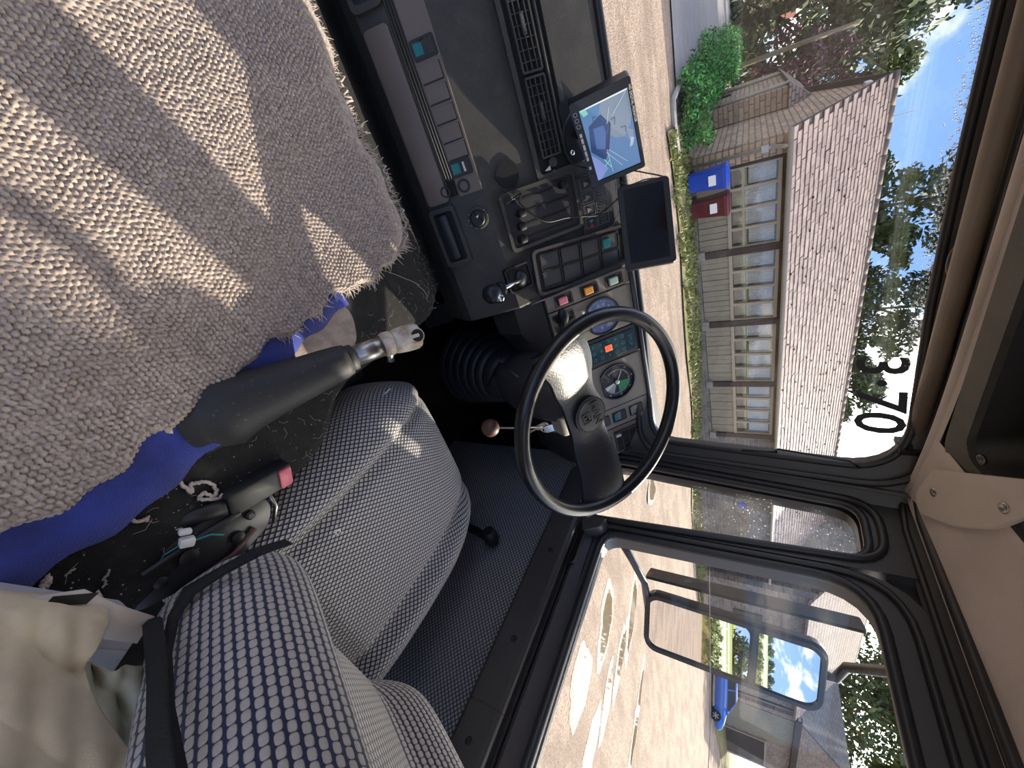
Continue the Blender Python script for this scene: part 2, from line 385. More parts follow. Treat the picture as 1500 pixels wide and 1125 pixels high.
def gridobj(P, name, mats, parent=None, smooth=True, cu=False, org=None):
    """surface from a grid of points with running-length uv in metres"""
    a, b = len(P), len(P[0]); A = np.array([[tuple(q) for q in r] for r in P])
    du = np.zeros((a, b)); du[1:] = np.linalg.norm(A[1:]-A[:-1], axis=2).mean(1)[:, None]; du = du.cumsum(0)
    dv = np.zeros((a, b)); dv[:, 1:] = np.linalg.norm(A[:, 1:]-A[:, :-1], axis=2).mean(0)[None, :]; dv = dv.cumsum(1)
    uv = np.stack([du, dv], 2).reshape(-1, 2)
    q = MB(); q.grid(P, cu)
    return q.build(name, mats, parent, smooth, uvs=uv, org=org)
def thing(name, label, cat, loc=(0,0,0), group=None):
    o = bpy.data.objects.new(name, None); C.objects.link(o); o.location = loc; ORG[o.name] = Vector(loc); o.empty_display_size = .1
    o['label'] = label; o['category'] = cat
    if group: o['group'] = group
    return o
def tag(o, label, cat, group=None):
    o['label'] = label; o['category'] = cat
    if group: o['group'] = group
    return o
def struct(o, label=None):
    o['kind'] = 'structure'
    if label: o['label'] = label
    return o
def sroot(name, loc=(0,0,0), label=None):
    o = bpy.data.objects.new(name, None); C.objects.link(o); o.location = loc; ORG[o.name] = Vector(loc); o.empty_display_size = .1
    return struct(o, label)
def link_copy(mesh, name, parent, mw):
    o = bpy.data.objects.new(name, mesh); C.objects.link(o); o.parent = parent; o.matrix_local = Matrix.Translation(-ORG[parent.name]) @ mw; ORG[o.name] = ORG[parent.name]
    return o
def text_poly(txt, size, fr, mats, name, parent, depth=0., align='CENTER', bold=0., sx=1., org=None):
    cu = bpy.data.curves.new('txt', 'FONT'); cu.body = txt; cu.size = size; cu.align_x = align; cu.align_y = 'CENTER'; cu.extrude = depth; cu.offset = bold; cu.resolution_u = 3
    ob = bpy.data.objects.new('txt', cu); C.objects.link(ob)
    dg = bpy.context.evaluated_depsgraph_get(); dg.update()
    me = bpy.data.meshes.new_from_object(ob.evaluated_get(dg)); bpy.data.objects.remove(ob); bpy.data.curves.remove(cu)
    q = MB(); q.add([fr.p(v.co.x*sx, v.co.y, v.co.z) for v in me.vertices], [tuple(p.vertices) for p in me.polygons]); bpy.data.meshes.remove(me)
    if name is None: return q
    return q.build(name, mats, parent, org=org)
def sstep(a, b, x):
    t = min(1, max(0, (x-a)/(b-a))); return t*t*(3-2*t)
# ================================================================== OUTSIDE
def ground(x, y):
    z = -2.25 + .66*sstep(5, 13, y)*(1-sstep(5, 19, x))
    if y > 14: z += min(1.3, (y-14)*.030)*(1-sstep(2, 14, x))
    z += .35*sstep(30, 44, x)*sstep(6, 16, y)
    return z
def drape(name, mt, x0, x1, y0, y1, nx, ny, lift=0., edge=None):
    P = [[Vector((x0+(x1-x0)*i/nx, y0+(y1-y0)*j/ny, 0)) for j in range(ny+1)] for i in range(nx+1)]
    for r in P:
        for q in r:
            if edge: q.x, q.y = edge(q.x, q.y)
            q.z = ground(q.x, q.y)+lift
    b = MB(); b.grid(P); return b.build(name, mt, smooth=True)
struct(drape('ground', 'gravel', -70, 90, -36, 75, 80, 56), 'pink brown gravel yard')
o = drape('ground_field', 'field', -160, 160, -260, -35, 8, 8, .05); struct(o, 'green field beyond the yard')
for v in o.data.vertices:
    v.co.z = -2.3+max(0, -v.co.y-38)*.012
struct(drape('ground_road', 'tarmac', 0, 1, 0, 1, 6, 24, .02, lambda a, b: ((-9-6*b)*(1-a)+a*(.2-3.0*b), 12.7+b*52+(1-a)*1.2*(1-b))), 'grey tarmac lane going up between the hedge and the gate')
struct(drape('ground_verge', 'grass', 0, 1, 0, 1, 30, 3, .04, lambda a, b: (.6+a*23, 11.2+a*.9+.25*math.sin(a*19)+b*(2.9-.2*math.sin(a*9)))), 'grass verge under the hall wall')
struct(drape('ground_verge_far', 'grass', 0, 1, 0, 1, 12, 4, .03, lambda a, b: (36+a*22, 11.5+b*3+a*1.5)), 'grass strip in front of the barn')
# kerb along the lane
b = MB(); P = []
for i in range(26):
    k = i/25; x = 1.3-1.6*min(1, k*4)-2.3*max(0, k-.25)/.75; y = 12.2-.25*math.sin(min(1, k*4)*3.1)+max(0, k-.22)*48
    P.append(Vector((x, y, ground(x, y)+.04)))
b.tube(P, .07, 6); struct(b.build('trim_1', 'kerb'), 'pale kerb along the hedge')
# puddles
def puddle(cx, cy, a, c, rot, label, seed):
    rnd = random.Random(seed); t_ = thing('puddle', label, 'puddle', (cx, cy, ground(cx, cy)), 'puddles in the gravel yard')
    ph = [rnd.uniform(0, 6.28) for _ in range(3)]; cr, sr = math.cos(rot), math.sin(rot)
    def ringp(k, w, n=40):
        P = []
        for i in range(n):
            q = 2*math.pi*i/n; r = k*(1+.16*math.sin(2*q+ph[0])+.10*math.sin(3*q+ph[1])+.05*math.sin(7*q+ph[2]))
            x, y = a*r*math.cos(q), c*r*math.sin(q); X, Y = cx+x*cr-y*sr, cy+x*sr+y*cr
            P.append(Vector((X, Y, ground(cx, cy)+w)))
        return P
    b = MB(); P0 = ringp(1., .022); b.add(P0, [tuple(range(40))]); b.build('water', 'puddle', t_)
    b = MB(); P1 = ringp(1.35, .004); b.add(P0+P1, [(i, 40+i, 40+(i+1) % 40, (i+1) % 40) for i in range(40)]); b.build('wet_edge', 'wet_rim', t_, True)
def gpt(px, py):
    """point of the yard seen at a picture position"""
    d_ = fw+rt*((py-562.5)/FPX)+up*((px-750)/FPX); s_ = 2.25/-d_.z; p = d_*s_
    for _ in range(4): s_ = -ground(p.x, p.y)/-d_.z; p = d_*s_
    return p
for k, (px, py, a, c, lab) in enumerate([
    (850, 1002, .46, .30, 'large pale puddle nearest below the door window'), (887, 912, .48, .32, 'muddy brown puddle under the mirror arm'),
    (888, 1028, .50, .17, 'narrow white puddle between the two pale puddles'), (862, 1112, .5, .26, 'muddy puddle at the back edge of the door window'),
    (955, 712, .32, .40, 'bright round puddle seen through the quarter window'), (908, 965, .6, .17, 'thin streak of water beside the muddy brown puddle'), (925, 900, .8, .20, 'long thin puddle just left of the mirror foot'),
    (932, 1050, .8, .18, 'faint shallow puddle far out in the yard')]):
    p = gpt(px, py); puddle(p.x, p.y, a, c, math.atan2(p.y, p.x)+math.pi/2, lab, k)

# ---- the low hall
HY = R_(3.0); H0 = Vector((1.67, 14.0, 0))
HF = Fr(H0, (math.cos(HY), math.sin(HY), 0), (-math.sin(HY), math.cos(HY), 0))      # u along the front, v back, w up
HW = Fr(H0, HF.ex, (0, 0, 1))                                                         # front face: u along, v up, w towards us
hall = thing('village_hall', 'low stone hall with pinkish tiled roof and timber window bays facing the lorry', 'building', (1.67, 14, -1.7))
EZ, RZ, RV, HL = .93, 3.62, 4.15, 21.5
b = MB(); b.box(HF, .0, HL, -.06, .25, -2.6, -1.44); b.build('plinth', 'stone_grey', hall, label='rough grey stone plinth')
G = Fr(H0, HF.ey, (0,0,1))
b = MB(); b.prism(G, [(0,-2.6),(8.3,-2.6),(8.3,EZ),(RV,RZ-.05),(0,EZ)], 0, .35); b.build('gable_wall', 'stone_warm', hall, label='warm stone gable end')
b = MB(); b.prism(G, [(0,-2.6),(8.3,-2.6),(8.3,EZ),(RV,RZ-.05),(0,EZ)], HL-.3, HL); b.build('gable_wall', 'stone_grey', hall)
b = MB(); b.box(HF, 0, .42, -.03, .3, -2.6, EZ); b.build('corner_pier', 'stone_warm', hall)
b = MB(); b.box(HF, 11.05, HL, 0, .3, -1.6, EZ-.02); b.build('front_wall', 'stone_grey', hall)
b = MB(); b.box(HF, .3, 11.1, .55, .6, -1.6, EZ); b.box(HF, .1, HL-.1, 8.0, 8.3, -2.4, EZ); b.build('inner_wall', 'room_dark', hall)
b = MB(); b.box(HF, .36, 11.1, .02, .2, .74, EZ); b.build('eaves_beam', 'timber_dark', hall)
b = MB(); b.box(HF, .36, .52, .02, .2, -1.44, .74); b.build('post', 'timber_dark', hall)
b = MB(); b.prism(HW.at(15.7, -.35), rrect(.34, .3, .02), 0, .03); b.build('wall_sign', 'bin_blue', hall, label='small blue plate on the stone wall')
posts = [2.95, 5.55, 8.25, 11.0]
pm = None
for u in posts:
    b = MB(); b.box(HF, u-.11, u+.11, -.05, .18, -1.30, EZ-.02); b.build('post', 'timber_dark', hall)
    b = MB(); b.box(HF, u-.17, u+.17, -.12, .2, -1.52, -1.28); b.build('post_base', 'stone_path', hall, bevel=.02)
ed = [.52]+[x for u in posts for x in (u-.11, u+.11)]
for k in range(4):
    a, c = ed[2*k], ed[2*k+1]; n = 12; wd = (c-a)/n
    for i in range(n):
        b = MB(); dz = .012 if i % 2 else 0.
        b.box(HF, a+i*wd+.008, a+(i+1)*wd-.008, .02+dz, .08, -1.42, -.58); b.build('board', 'olive_board', hall)
    b = MB(); b.box(HF, a, c, .0, .10, -.60, -.50); b.build('window_sill', 'olive_frame', hall)
    b = MB(); m_ = (c-a)/4
    for i in range(5): b.box(HF, a+i*m_-(.04 if i else 0), a+i*m_+(.04 if i < 4 else 0), .01, .09, -.50, .70)
    b.box(HF, a, c, .0, .1, .66, .75); b.box(HF, a, c, .02, .09, -.21, -.15) if k < 1 else None
    b.build('window_frame', 'olive_frame', hall)
    for i in range(4):
        p0, p1 = a+i*m_+.04, a+(i+1)*m_-.04
        b = MB(); b.box(HF, p0, p1, .05, .055, -.5, .66); b.build('pane', 'glass_house', hall)
        b = MB(); nn = 24; P = [[HF.p(p0+(p1-p0)*q/nn, .22+.02*math.sin(q*1.9+i), z) for z in (-.12 if (i+k) % 3 else -.05, .62)] for q in range(nn+1)]
        b.grid(P); b.build('curtain', 'curtain', hall, True)
        b = MB(); b.box(HF, p0+.03, p1-.03, .24, .26, -.48, -.14); b.build('blind', 'blind', hall)
# roof: slab, courses of tiles, ridge
sl = Vector((0, RV+.32, RZ-EZ+.06)); slen = sl.length; sdir = HF.ey*sl.y+Vector((0,0,1))*sl.z; sdir.normalize()
RF = Fr(HF.p(-.18, -.32, EZ-.02), HF.ex, sdir)                                       # u along eaves, v up the slope, w out
roof = MB(); roof.box(RF, 0, HL+.3, 0, slen, -.10, 0)
back = Fr(HF.p(-.18, 8.62, EZ-.02), HF.ex, (-HF.ey*sl.y+Vector((0,0,1))*sl.z).normalized()); roof.box(back, 0, HL+.3, 0, slen, 0, .10)
roof = roof.build('roof', 'roof_gap', hall)
for i, cc in enumerate([(.30,.225,.195), (.25,.185,.16), (.345,.26,.225)]): mat('roof_tile_%d' % i, cc, .55, var=.25, vs=6, bump=.3, bs=40, bd=.008)
NR = 22; ex_ = slen/NR; tw = .30
tm = []
for i in range(3):
    q = MB(); q.add([(0,0,0),(tw-.012,0,0),(tw-.012,ex_*1.12,-.022),(0,ex_*1.12,-.022),(0,0,.020),(tw-.012,0,.020),(tw-.012,ex_*1.12,-.004),(0,ex_*1.12,-.004)], [(0,3,2,1),(4,5,6,7),(0,1,5,4),(1,2,6,5),(2,3,7,6),(3,0,4,7)])
    ob = q.build('tile', 'roof_tile_%d' % i); tm.append(ob.data); bpy.data.objects.remove(ob)
rest = MB(); rnd = random.Random(3); cnt = 0
M0 = Matrix((RF.ex, RF.ey, RF.ez)).transposed().to_4x4()
cells = [(c_, r_) for c_ in range(int((HL+.3)/tw)) for r_ in range(NR)]
for c_, r_ in cells:
    u = c_*tw+(tw/2 if r_ % 2 else 0)+.012+rnd.uniform(-.012, .012); v = r_*ex_+rnd.uniform(-.01, .01)-.02; w_ = .012+rnd.uniform(0, .010); k = rnd.choice((0,0,1,2))
    if u > HL: continue
    if cnt < 300:
        link_copy(tm[k], 'tile', roof, Matrix.Translation(RF.p(u, v, w_)) @ M0); cnt += 1
    else:
        rest.k = k; f_ = RF.at(u, v, w_); me_ = tm[k]
        rest.add([f_.p(*q.co) for q in me_.vertices], [tuple(p.vertices) for p in me_.polygons])
o = rest.build('tile_field', ['roof_tile_0', 'roof_tile_1', 'roof_tile_2'], roof); o['kind'] = 'stuff'
b = MB()
for i in range(260):
    u = HL*rnd.random()**.75; v = slen*rnd.random(); s_ = rnd.uniform(.015, .042)
    b.sphere(RF.p(u, v, .03), s_, 3, (1.2, 1, .8))
o = b.build('moss', 'moss', roof, True); o['kind'] = 'stuff'
b = MB()
for i in range(48): b.tube([RF.p(i*.455, slen+.01, .02), RF.p(i*.455+.44, slen+.01, .02)], .085, 6)
b.build('ridge_tiles', 'ridge', roof, True)
b = MB(); b.tube([HF.p(-.2, -.40, EZ-.05), HF.p(HL+.1, -.40, EZ-.05)], .07, 8); b.build('gutter', 'gutter', hall, True)
b = MB(); b.tube([HF.p(.18, -.40, EZ-.08), HF.p(.18, -.40, EZ-.2), HF.p(.18, -.12, EZ-.42), HF.p(.18, -.10, -2.0)], .05, 8); b.build('downpipe', 'gutter', hall, True)
b = MB(); b.box(HF, .1, .26, -.24, -.05, .25, .42); b.tube([HF.p(.18, -.15, .42), HF.p(.18, -.12, .62)], .03, 6); b.build('wall_lamp', 'lamp_grey', hall, label='grey lamp under the eaves at the corner')
b = MB(); b.tube([RF.p(1.2, slen-.02, .05), RF.p(1.2, slen-.02, .06)+Vector((0,0,.55))], .012, 5); b.build('aerial', 'lamp_grey', hall)
b = MB(); b.box(HF, -.18, -.05, 3.5, 3.9, 2.9, 3.05); b.build('wall_lamp', 'white_plastic', hall)
# lower outhouse behind the gable
oh = thing('stone_outhouse', 'small stone outhouse with low tiled roof behind the hall gable', 'building', HF.p(1, 8, -1.2))
b = MB(); b.box(HF, -.60, -.03, 4.7, 12.5, -2.2, 1.12); b.build('wall', 'stone_warm', oh)
b = MB(); P = [HF.p(-.75, 4.55, 1.1), HF.p(-.01, 4.55, 1.1), HF.p(-.01, 12.7, 1.1), HF.p(-.75, 12.7, 1.1), HF.p(-.02, 6.0, 1.85), HF.p(-.02, 11.6, 1.85)]
b.add(P, [(0,1,4),(1,2,5,4),(2,3,5),(3,0,4,5),(0,3,2,1)]); b.build('roof', 'tiles_far', oh)
b = MB(); b.tube([HF.p(-.72, 4.75, 1.1), HF.p(-.68, 4.75, -1.9)], .06, 8); b.build('downpipe', 'gutter', oh, True)
b = MB(); b.tube([HF.p(-.68, 9.8, 1.1), HF.p(-.66, 9.8, -1.6)], .05, 8); b.build('downpipe', 'gutter', oh, True)
for v in (5.6, 8.3):
    b = MB(); b.box(HF, -.66, -.58, v, v+.35, -1.05, -.7); b.build('air_vent', 'room_dark', oh)

# ---- wheelie bins
def bin_(px, py, Y, lab, mt, name='wheelie_bin'):
    d_ = fw+rt*((py-562.5)/FPX)+up*((px-750)/FPX); X = d_.x*Y/d_.y; z = ground(X, Y)+.04
    t_ = thing(name, lab, 'bin', (X, Y, z), 'wheelie bins by the hall')
    F_ = Fr((X, Y, z), HF.ex, HF.ey)
    P = []
    for h, s_, dy in ((.06,.215,0), (.10,.22,0), (.90,.28,-.03), (.92,.295,-.03), (.96,.295,-.03)):
        P.append([F_.p(x*s_/.28, y*s_/.28+dy, h) for x, y in rrect(.54, .60, .05, 3)])
    b = MB(); b.grid(P, cv=True); b.add([p for p in P[0]], [tuple(range(len(P[0])))[::-1]]); b.build('body', mt, t_, 40)
    b = MB(); P = []
    for h, s_, dy in ((.965,.30,-.03), (1.0,.305,-.03), (1.05,.27,-.01), (1.07,.2,.0)): P.append([F_.p(x*s_/.28, y*s_/.28+dy, h) for x, y in rrect(.54, .60, .06, 3)])
    b.grid(P, cv=True); b.add(P[-1], [tuple(range(len(P[-1])))]); b.build('lid', mt, t_, 40)
    b = MB(); b.tube([F_.p(-.24, .31, .98), F_.p(.24, .31, .98)], .02, 8); b.build('handle', mt, t_, True)
    for s_ in (-1, 1):
        b = MB(); b.cyl(F_.p(s_*.22, .26, .10), F_.p(s_*.28, .26, .10), .10, n=14); b.build('wheel', 'tyre', t_)
    b = MB(); q = Fr(F_.p(0, -.335, .66), F_.ex, (0,0,1)); b.prism(q, rrect(.26, .18, .01), -.02, .012); b.build('label_card', 'white_paint', t_)
bin_(1030, 264, 13.25, 'blue wheelie bin at the corner of the hall', 'bin_blue')
bin_(1030, 304, 13.30, 'maroon wheelie bin beside the blue one', 'bin_red')

# ---- foliage
def leaves(centers, radii, n_per, size, seed, flat=.0, droop=0.):
    rg = np.random.default_rng(seed); V = []; K = len(centers)
    c = np.repeat(np.asarray(centers, float), n_per, axis=0); r = np.repeat(np.asarray(radii, float).reshape(K, -1), n_per, axis=0)
    n = len(c); d_ = rg.normal(size=(n, 3)); d_ /= np.linalg.norm(d_, axis=1)[:, None]; d_ *= rg.random((n, 1))**.45
    p = c+d_*r
    a = rg.normal(size=(n, 3)); a[:, 2] -= droop; a /= np.linalg.norm(a, axis=1)[:, None]; e = rg.normal(size=(n, 3)); e -= a*(a*e).sum(1)[:, None]; e /= np.linalg.norm(e, axis=1)[:, None]
    s_ = size*(.6+.8*rg.random((n, 1)))
    v = np.stack([p-a*s_, p+e*s_*.45, p+a*s_, p-e*s_*.45], 1).reshape(-1, 3)
    return v, np.arange(4*n).reshape(-1, 4)
def leafobj(v, f, name, mats, parent, seed=0):
    o0 = np.array(ORG[parent.name]); me = bpy.data.meshes.new(name); me.from_pydata((v-o0).tolist(), [], f.tolist())
    for q in mats: me.materials.append(MATS[q])
    if len(mats) > 1:
        rg = np.random.default_rng(seed+5); me.polygons.foreach_set('material_index', rg.choice(len(mats), len(f), p=([.7, .3] if len(mats) == 2 else None)).astype(np.int32))
    me.update(); o = bpy.data.objects.new(name, me); C.objects.link(o); o.parent = parent; ORG[o.name] = Vector(o0); o['kind'] = 'stuff'; return o
def tree(x, y, top, crown_z, rx, rz, lab, mats, seed, clumps=60, per=190, size=.16, kind='round', group='trees around the yard', name='tree', trunk=.22, hole=0., lean=(0.,0.)):
    z0 = ground(x, y); t_ = thing(name, lab, 'tree', (x, y, z0), group); rnd = random.Random(seed); cs = []; rs = []
    b = MB(); P = []
    for i in range(7):
        k = i/6; P.append(Vector((x+.15*math.sin(k*4+seed)*k+lean[0]*k, y+.15*math.cos(k*3+seed)*k+lean[1]*k, z0-.1+(crown_z+rz*.6-z0)*k)))
    b.tube(P, [trunk*(1-.8*i/6) for i in range(7)], 8)
    for i in range(clumps):
        for _ in range(20):
            a = rnd.uniform(0, 6.283)
            if kind == 'cone':
                k = rnd.random()**.8; h = crown_z-rz+2*rz*k; rr = rx*(1-k)**.8*(.55+.45*rnd.random())+.15
            else:
                k = rnd.uniform(-1, 1); h = crown_z+rz*k; rr = rx*math.sqrt(max(0, 1-k*k))*(hole+(1-hole)*rnd.random()**.5)
            q = Vector((x+lean[0]+rr*math.cos(a), y+lean[1]+rr*math.sin(a), h))
            break
        cs.append(tuple(q)); s_ = rnd.uniform(.26, .44)*rx
        rs.append((s_, s_, s_*.6))
        base = P[min(6, max(1, int(6*(h-z0)/(crown_z+rz-z0))))]
        if i % (7 if kind == 'cone' else 2) == 0: b.tube([base, base.lerp(q, .55)+Vector((0,0,.1*rx*.3)), q], [trunk*.28, trunk*.18, trunk*.06], 5)
    b.build('trunk', 'bark', t_, True)
    v, f = leaves(cs, rs, per, size, seed, droop=.6 if kind == 'cone' else 0.)
    leafobj(v, f, 'foliage', mats, t_, seed)
    return t_
tree(-2.6, 37, 14, 6.6, 5.0, 7.9, 'tall dark conifer over the lane at the far left', ['leaf_dark', 'leaf_mid'], 1, 230, 150, .22, 'cone', trunk=.4)
tree(-7.5, 46, 14, 6.0, 4.5, 7.0, 'dark conifer further back beyond the lane', ['leaf_dark', 'leaf_mid'], 21, 80, 90, .25, 'cone', trunk=.4)
tree(2.6, 40, 9, 5.4, 2.8, 3.4, 'bushy green tree between conifer and hall ridge', ['leaf_mid', 'leaf_light'], 2, 60, 110, .18)
tree(7.4, 26, 9, 6.1, 2.1, 3.0, 'tallest leafy tree behind the hall ridge', ['leaf_dark', 'leaf_mid'], 3, 60, 120, .15, hole=.2)
tree(9.6, 27, 8, 5.2, 1.6, 2.2, 'small drooping tree right of the tallest tree behind the hall', ['leaf_dark', 'leaf_mid'], 13, 26, 110, .15, hole=.2)
tree(13.3, 27, 9, 6.3, 2.3, 2.9, 'round leafy tree behind the middle of the hall roof', ['leaf_dark', 'leaf_mid'], 4, 60, 110, .16, hole=.2)
tree(17.0, 29, 9, 5.2, 1.5, 1.9, 'slim tree behind the windscreen number three', ['leaf_mid', 'leaf_dark'], 14, 30, 90, .17)
tree(20.2, 29, 9, 5.0, 2.2, 2.5, 'leafy tree low behind the windscreen number seventy', ['leaf_mid', 'leaf_dark'], 5, 55, 100, .17, hole=.2)
tree(37, 31, 10, 7.0, 3.6, 3.6, 'leafy tree above the roofs in the quarter window', ['leaf_mid', 'leaf_light'], 6, 60, 100, .24)
tree(66, 29.5, 16, 9.8, 9.0, 8.6, 'big spreading tree behind the barn with pale leaves', ['leaf_mid', 'leaf_light'], 7, 130, 110, .34, trunk=.5, hole=.25)
tree(61, 13.0, 10, 4.8, 4.0, 4.6, 'lower leafy tree to the right of the barn gable', ['leaf_mid', 'leaf_light'], 8, 70, 110, .30, trunk=.35)
sh = thing('purple_shrub', 'purple leaved shrub behind the stone outhouse', 'shrub', (.7, 31, ground(.7, 31)))
rnd = random.Random(9); cs = [(.8+rnd.gauss(0,.75), 31+rnd.gauss(0,.6), 2.7+rnd.gauss(0,.95)) for _ in range(34)]
v, f = leaves(cs, [(.5,.5,.5)]*34, 110, .13, 9); leafobj(v, f, 'foliage', ['leaf_purple', 'leaf_dark'], sh)
b = MB()
for q in cs[:12]: b.tube([(.7, 31, ground(.7,31)), (.7+(q[0]-.7)*.4, 31+(q[1]-31)*.4, 1.4), q], [.09, .05, .015], 5)
b.build('trunk', 'bark', sh, True)
hg = thing('hedge', 'bright green clipped hedge along the lane beside the gable', 'hedge', (.2, 13.5, ground(.2, 13.5)))
rnd = random.Random(11); cs = []; rs = []
for i in range(430):
    k = rnd.random()**1.6; y = 12.7+k*44; xl = -.25-min(1, k*6)*.9-2.0*k; xr = 1.15-1.9*k-min(1, k*14)*.15
    if y > 13.6: xr -= .5
    x = xl+(xr-xl)*rnd.random(); h = .66*min(1, (.35+2*min(x-xl, xr-x+.3)))
    cs.append((x, y, ground(x, y)+rnd.uniform(.12, max(.15, h)))); rs.append((.30+.5*k, .30+.6*k, .20+.1*k))
v, f = leaves(cs, rs, 90, .05, 11); leafobj(v, f, 'foliage', ['leaf_hedge', 'leaf_mid'], hg)
b = MB()
P = [[Vector((-.1-2.6*k-.35*min(1, k*6)+s_*(.95-.2*k), 12.9+k*43, ground(-.1, 12.9+k*43)+h)) for s_, h in ((0,.0), (.15,.45), (.85,.45), (1,.0))] for k in [i/30 for i in range(31)]]
b.grid(P); b.build('hedge_core', 'leaf_hedge', hg)
gr = thing('grass_tufts', 'rough tufts of grass along the foot of the hall wall', 'grass', (10, 13, -1.9)); rnd = random.Random(77); cs = []
for i in range(700):
    a = rnd.random(); c_ = rnd.random(); x = .7+a*22; y = 11.3+a*.9+c_*2.6; cs.append((x, y, ground(x, y)+.07))
v, f = leaves(cs, [(.22,.22,.07)]*700, 22, .06, 78, droop=-1.5); leafobj(v, f, 'blades', ['blade', 'leaf_light'], gr)
# added tree outside the driver's door, out of view, shades the rear of the rug
tree(4.7, .0, 3, 1.72, .42, 1.0, 'added unseen leafy tree behind the driver door shading the rug', ['leaf_mid', 'leaf_light'], 91, 170, 150, .06, trunk=.07, lean=(-.22, 1.305))
ob_ = bpy.data.objects
# ---- things up the lane
b = MB(); b.tube([(-.36, 30, ground(-.36,30)-.1), (-.36, 30, 4.45)], [.13, .10], 10); b.tube([(-.36, 29.86, 1.8), (-.36, 29.86, 4.3)], .03, 6)
tag(b.build('telegraph_pole', 'pole_wood', smooth=True, org=(-.36, 30, ground(-.36,30))), 'plain wooden telegraph pole standing beside the lane', 'pole')
gt = thing('iron_gate', 'dark iron gate with a ring in the middle closing the lane', 'gate', (-3, 55, ground(-3, 55)))
zg = ground(-3, 55)
b = MB()
for x in (-8, -5.2, -2.4, .4): b.tube([(x, 55, zg), (x, 55, zg+1.25)], .06, 6)
b.build('post', 'black', gt)
for h in (.25, .6, .95, 1.2):
    b = MB(); b.tube([(-8, 55, zg+h), (.4, 55, zg+h)], .035, 5); b.build('bar', 'black', gt)
b = MB(); b.tube([(-3.4+.5*math.cos(i*.524), 54.95, zg+.7+.5*math.sin(i*.524)) for i in range(12)], .07, 6, closed=True); b.build('ring', 'black', gt)
b = MB(); b.box(WORLD, -16, 2.0, 51.6, 52.4, ground(-3,52)-.2, ground(-3,52)+.22); tag(b.build('low_wall', 'kerb', org=(-7, 52, ground(-3,52))), 'long pale low wall across the end of the lane', 'wall')
ch = thing('far_cottage', 'far cottage with a red roof beyond the gate', 'building', (-8, 80, .2))
b = MB(); b.box(WORLD, -13, -4.5, 78, 84, -1.2, 2.6); b.build('wall', 'stone_warm', ch)
b = MB(); b.prism(Fr((-13.3, 0, 0), (0,1,0), (0,0,1)), [(77.5,2.5),(84.5,2.5),(81,5.2)], 0, 9.1); b.build('roof', 'red_roof', ch)
for x in (-11, -8):
    b = MB(); b.box(WORLD, x, x+1, 77.95, 78, .6, 1.8); b.build('window', 'room_dark', ch)
# ---- taller house joined to the end of the hall
th = thing('tall_house', 'taller stone house with tiled roof rising behind the hall', 'building', (36, 20, -2))
b = MB(); b.prism(Fr((24.6, 0, 0), (0,1,0), (0,0,1)), [(15.2,-2.6),(25,-2.6),(25,2.9),(20.1,6.5),(15.2,2.9)], 0, 14.4); b.build('wall', 'stone_grey', th)
b = MB()
for s_, y0 in ((1, 14.75), (-1, 25.45)):
    F_ = Fr((24.2, y0, 2.62), (1,0,0), Vector((0, s_*5.35, 4.05))); b.box(F_, 0, 15.2, 0, 6.75, 0 if s_ > 0 else -.14, .14 if s_ > 0 else 0)
b.build('roof', 'tiles_far', th)
b = MB(); b.tube([(24.2, 20.1, 6.72), (39.4, 20.1, 6.72)], .13, 8); b.build('ridge_tiles', 'ridge', th, True)
for x in (27.5, 31.5, 35.5):
    b = MB(); b.box(WORLD, x, x+1.1, 15.12, 15.25, -.9, .6); b.build('window', 'room_dark', th)
b = MB(); b.box(WORLD, 29.4, 30.4, 15.12, 15.25, -2.3, -.1); b.build('door', 'door_brown', th)
# ---- barn with garage door
bx, by = 40.0, 15.1; gz = -2.3
br_ = thing('stone_barn', 'stone barn with slate roof and brown garage door in its gable', 'building', (bx, by, gz))
b = MB(); b.box(WORLD, bx, bx+13, by, by+9, gz, 3.15); b.build('wall', 'stone_barn', br_)
GB = Fr((0, by, 0), (1,0,0), (0,0,1))
b = MB(); b.prism(GB, [(bx,3.1),(bx+13,3.1),(bx+6.5,6.35)], -.02, .3); b.build('gable', 'stone_barn', br_)
b = MB(); b.prism(GB.at(bx+3.3, .35), rrect(5.2, 4.9, .02), 0, .05); b.build('render_panel', 'render', br_)
b = MB(); b.box(WORLD, bx-.3, bx+13.3, by-.35, by+.02, 2.8, 3.2); b.build('beam', 'timber_dark', br_)
b = MB(); b.ring(GB.at(bx+9.4, -.6), rrect(6.0, 3.5, .02), rrect(5.6, 3.2, .02), 0, .14); b.build('door_frame', 'gutter', br_)
dr = MB(); dr.box(WORLD, bx+6.6, bx+12.2, by-.06, by+.1, -2.2, 1.0); dr = dr.build('garage_door', 'door_brown', br_)
for i in range(22):
    b = MB(); b.box(WORLD, bx+6.63+i*.247, bx+6.63+i*.247+.19, by-.10, by-.05, -2.15, .98); b.build('slat', 'door_brown', dr)
b = MB()
for s_, x0 in ((1, bx-.35), (-1, bx+13.35)):
    F_ = Fr((x0, by-.4, 3.02), (0,1,0), Vector((s_*6.85, 0, 3.42))); b.box(F_, 0, 9.8, 0, 7.68, -.1 if s_ > 0 else 0, 0 if s_ > 0 else .1)
b.build('roof', 'slates_far', br_)
b = MB(); b.tube([(bx-.1, by+.3, 3.0), (bx-.1, by+.3, gz)], .08, 8); b.tube([(bx-.4, by-.3, 3.0), (bx-.4, by+9, 3.0)], .09, 8); b.build('downpipe', 'gutter', br_, True)
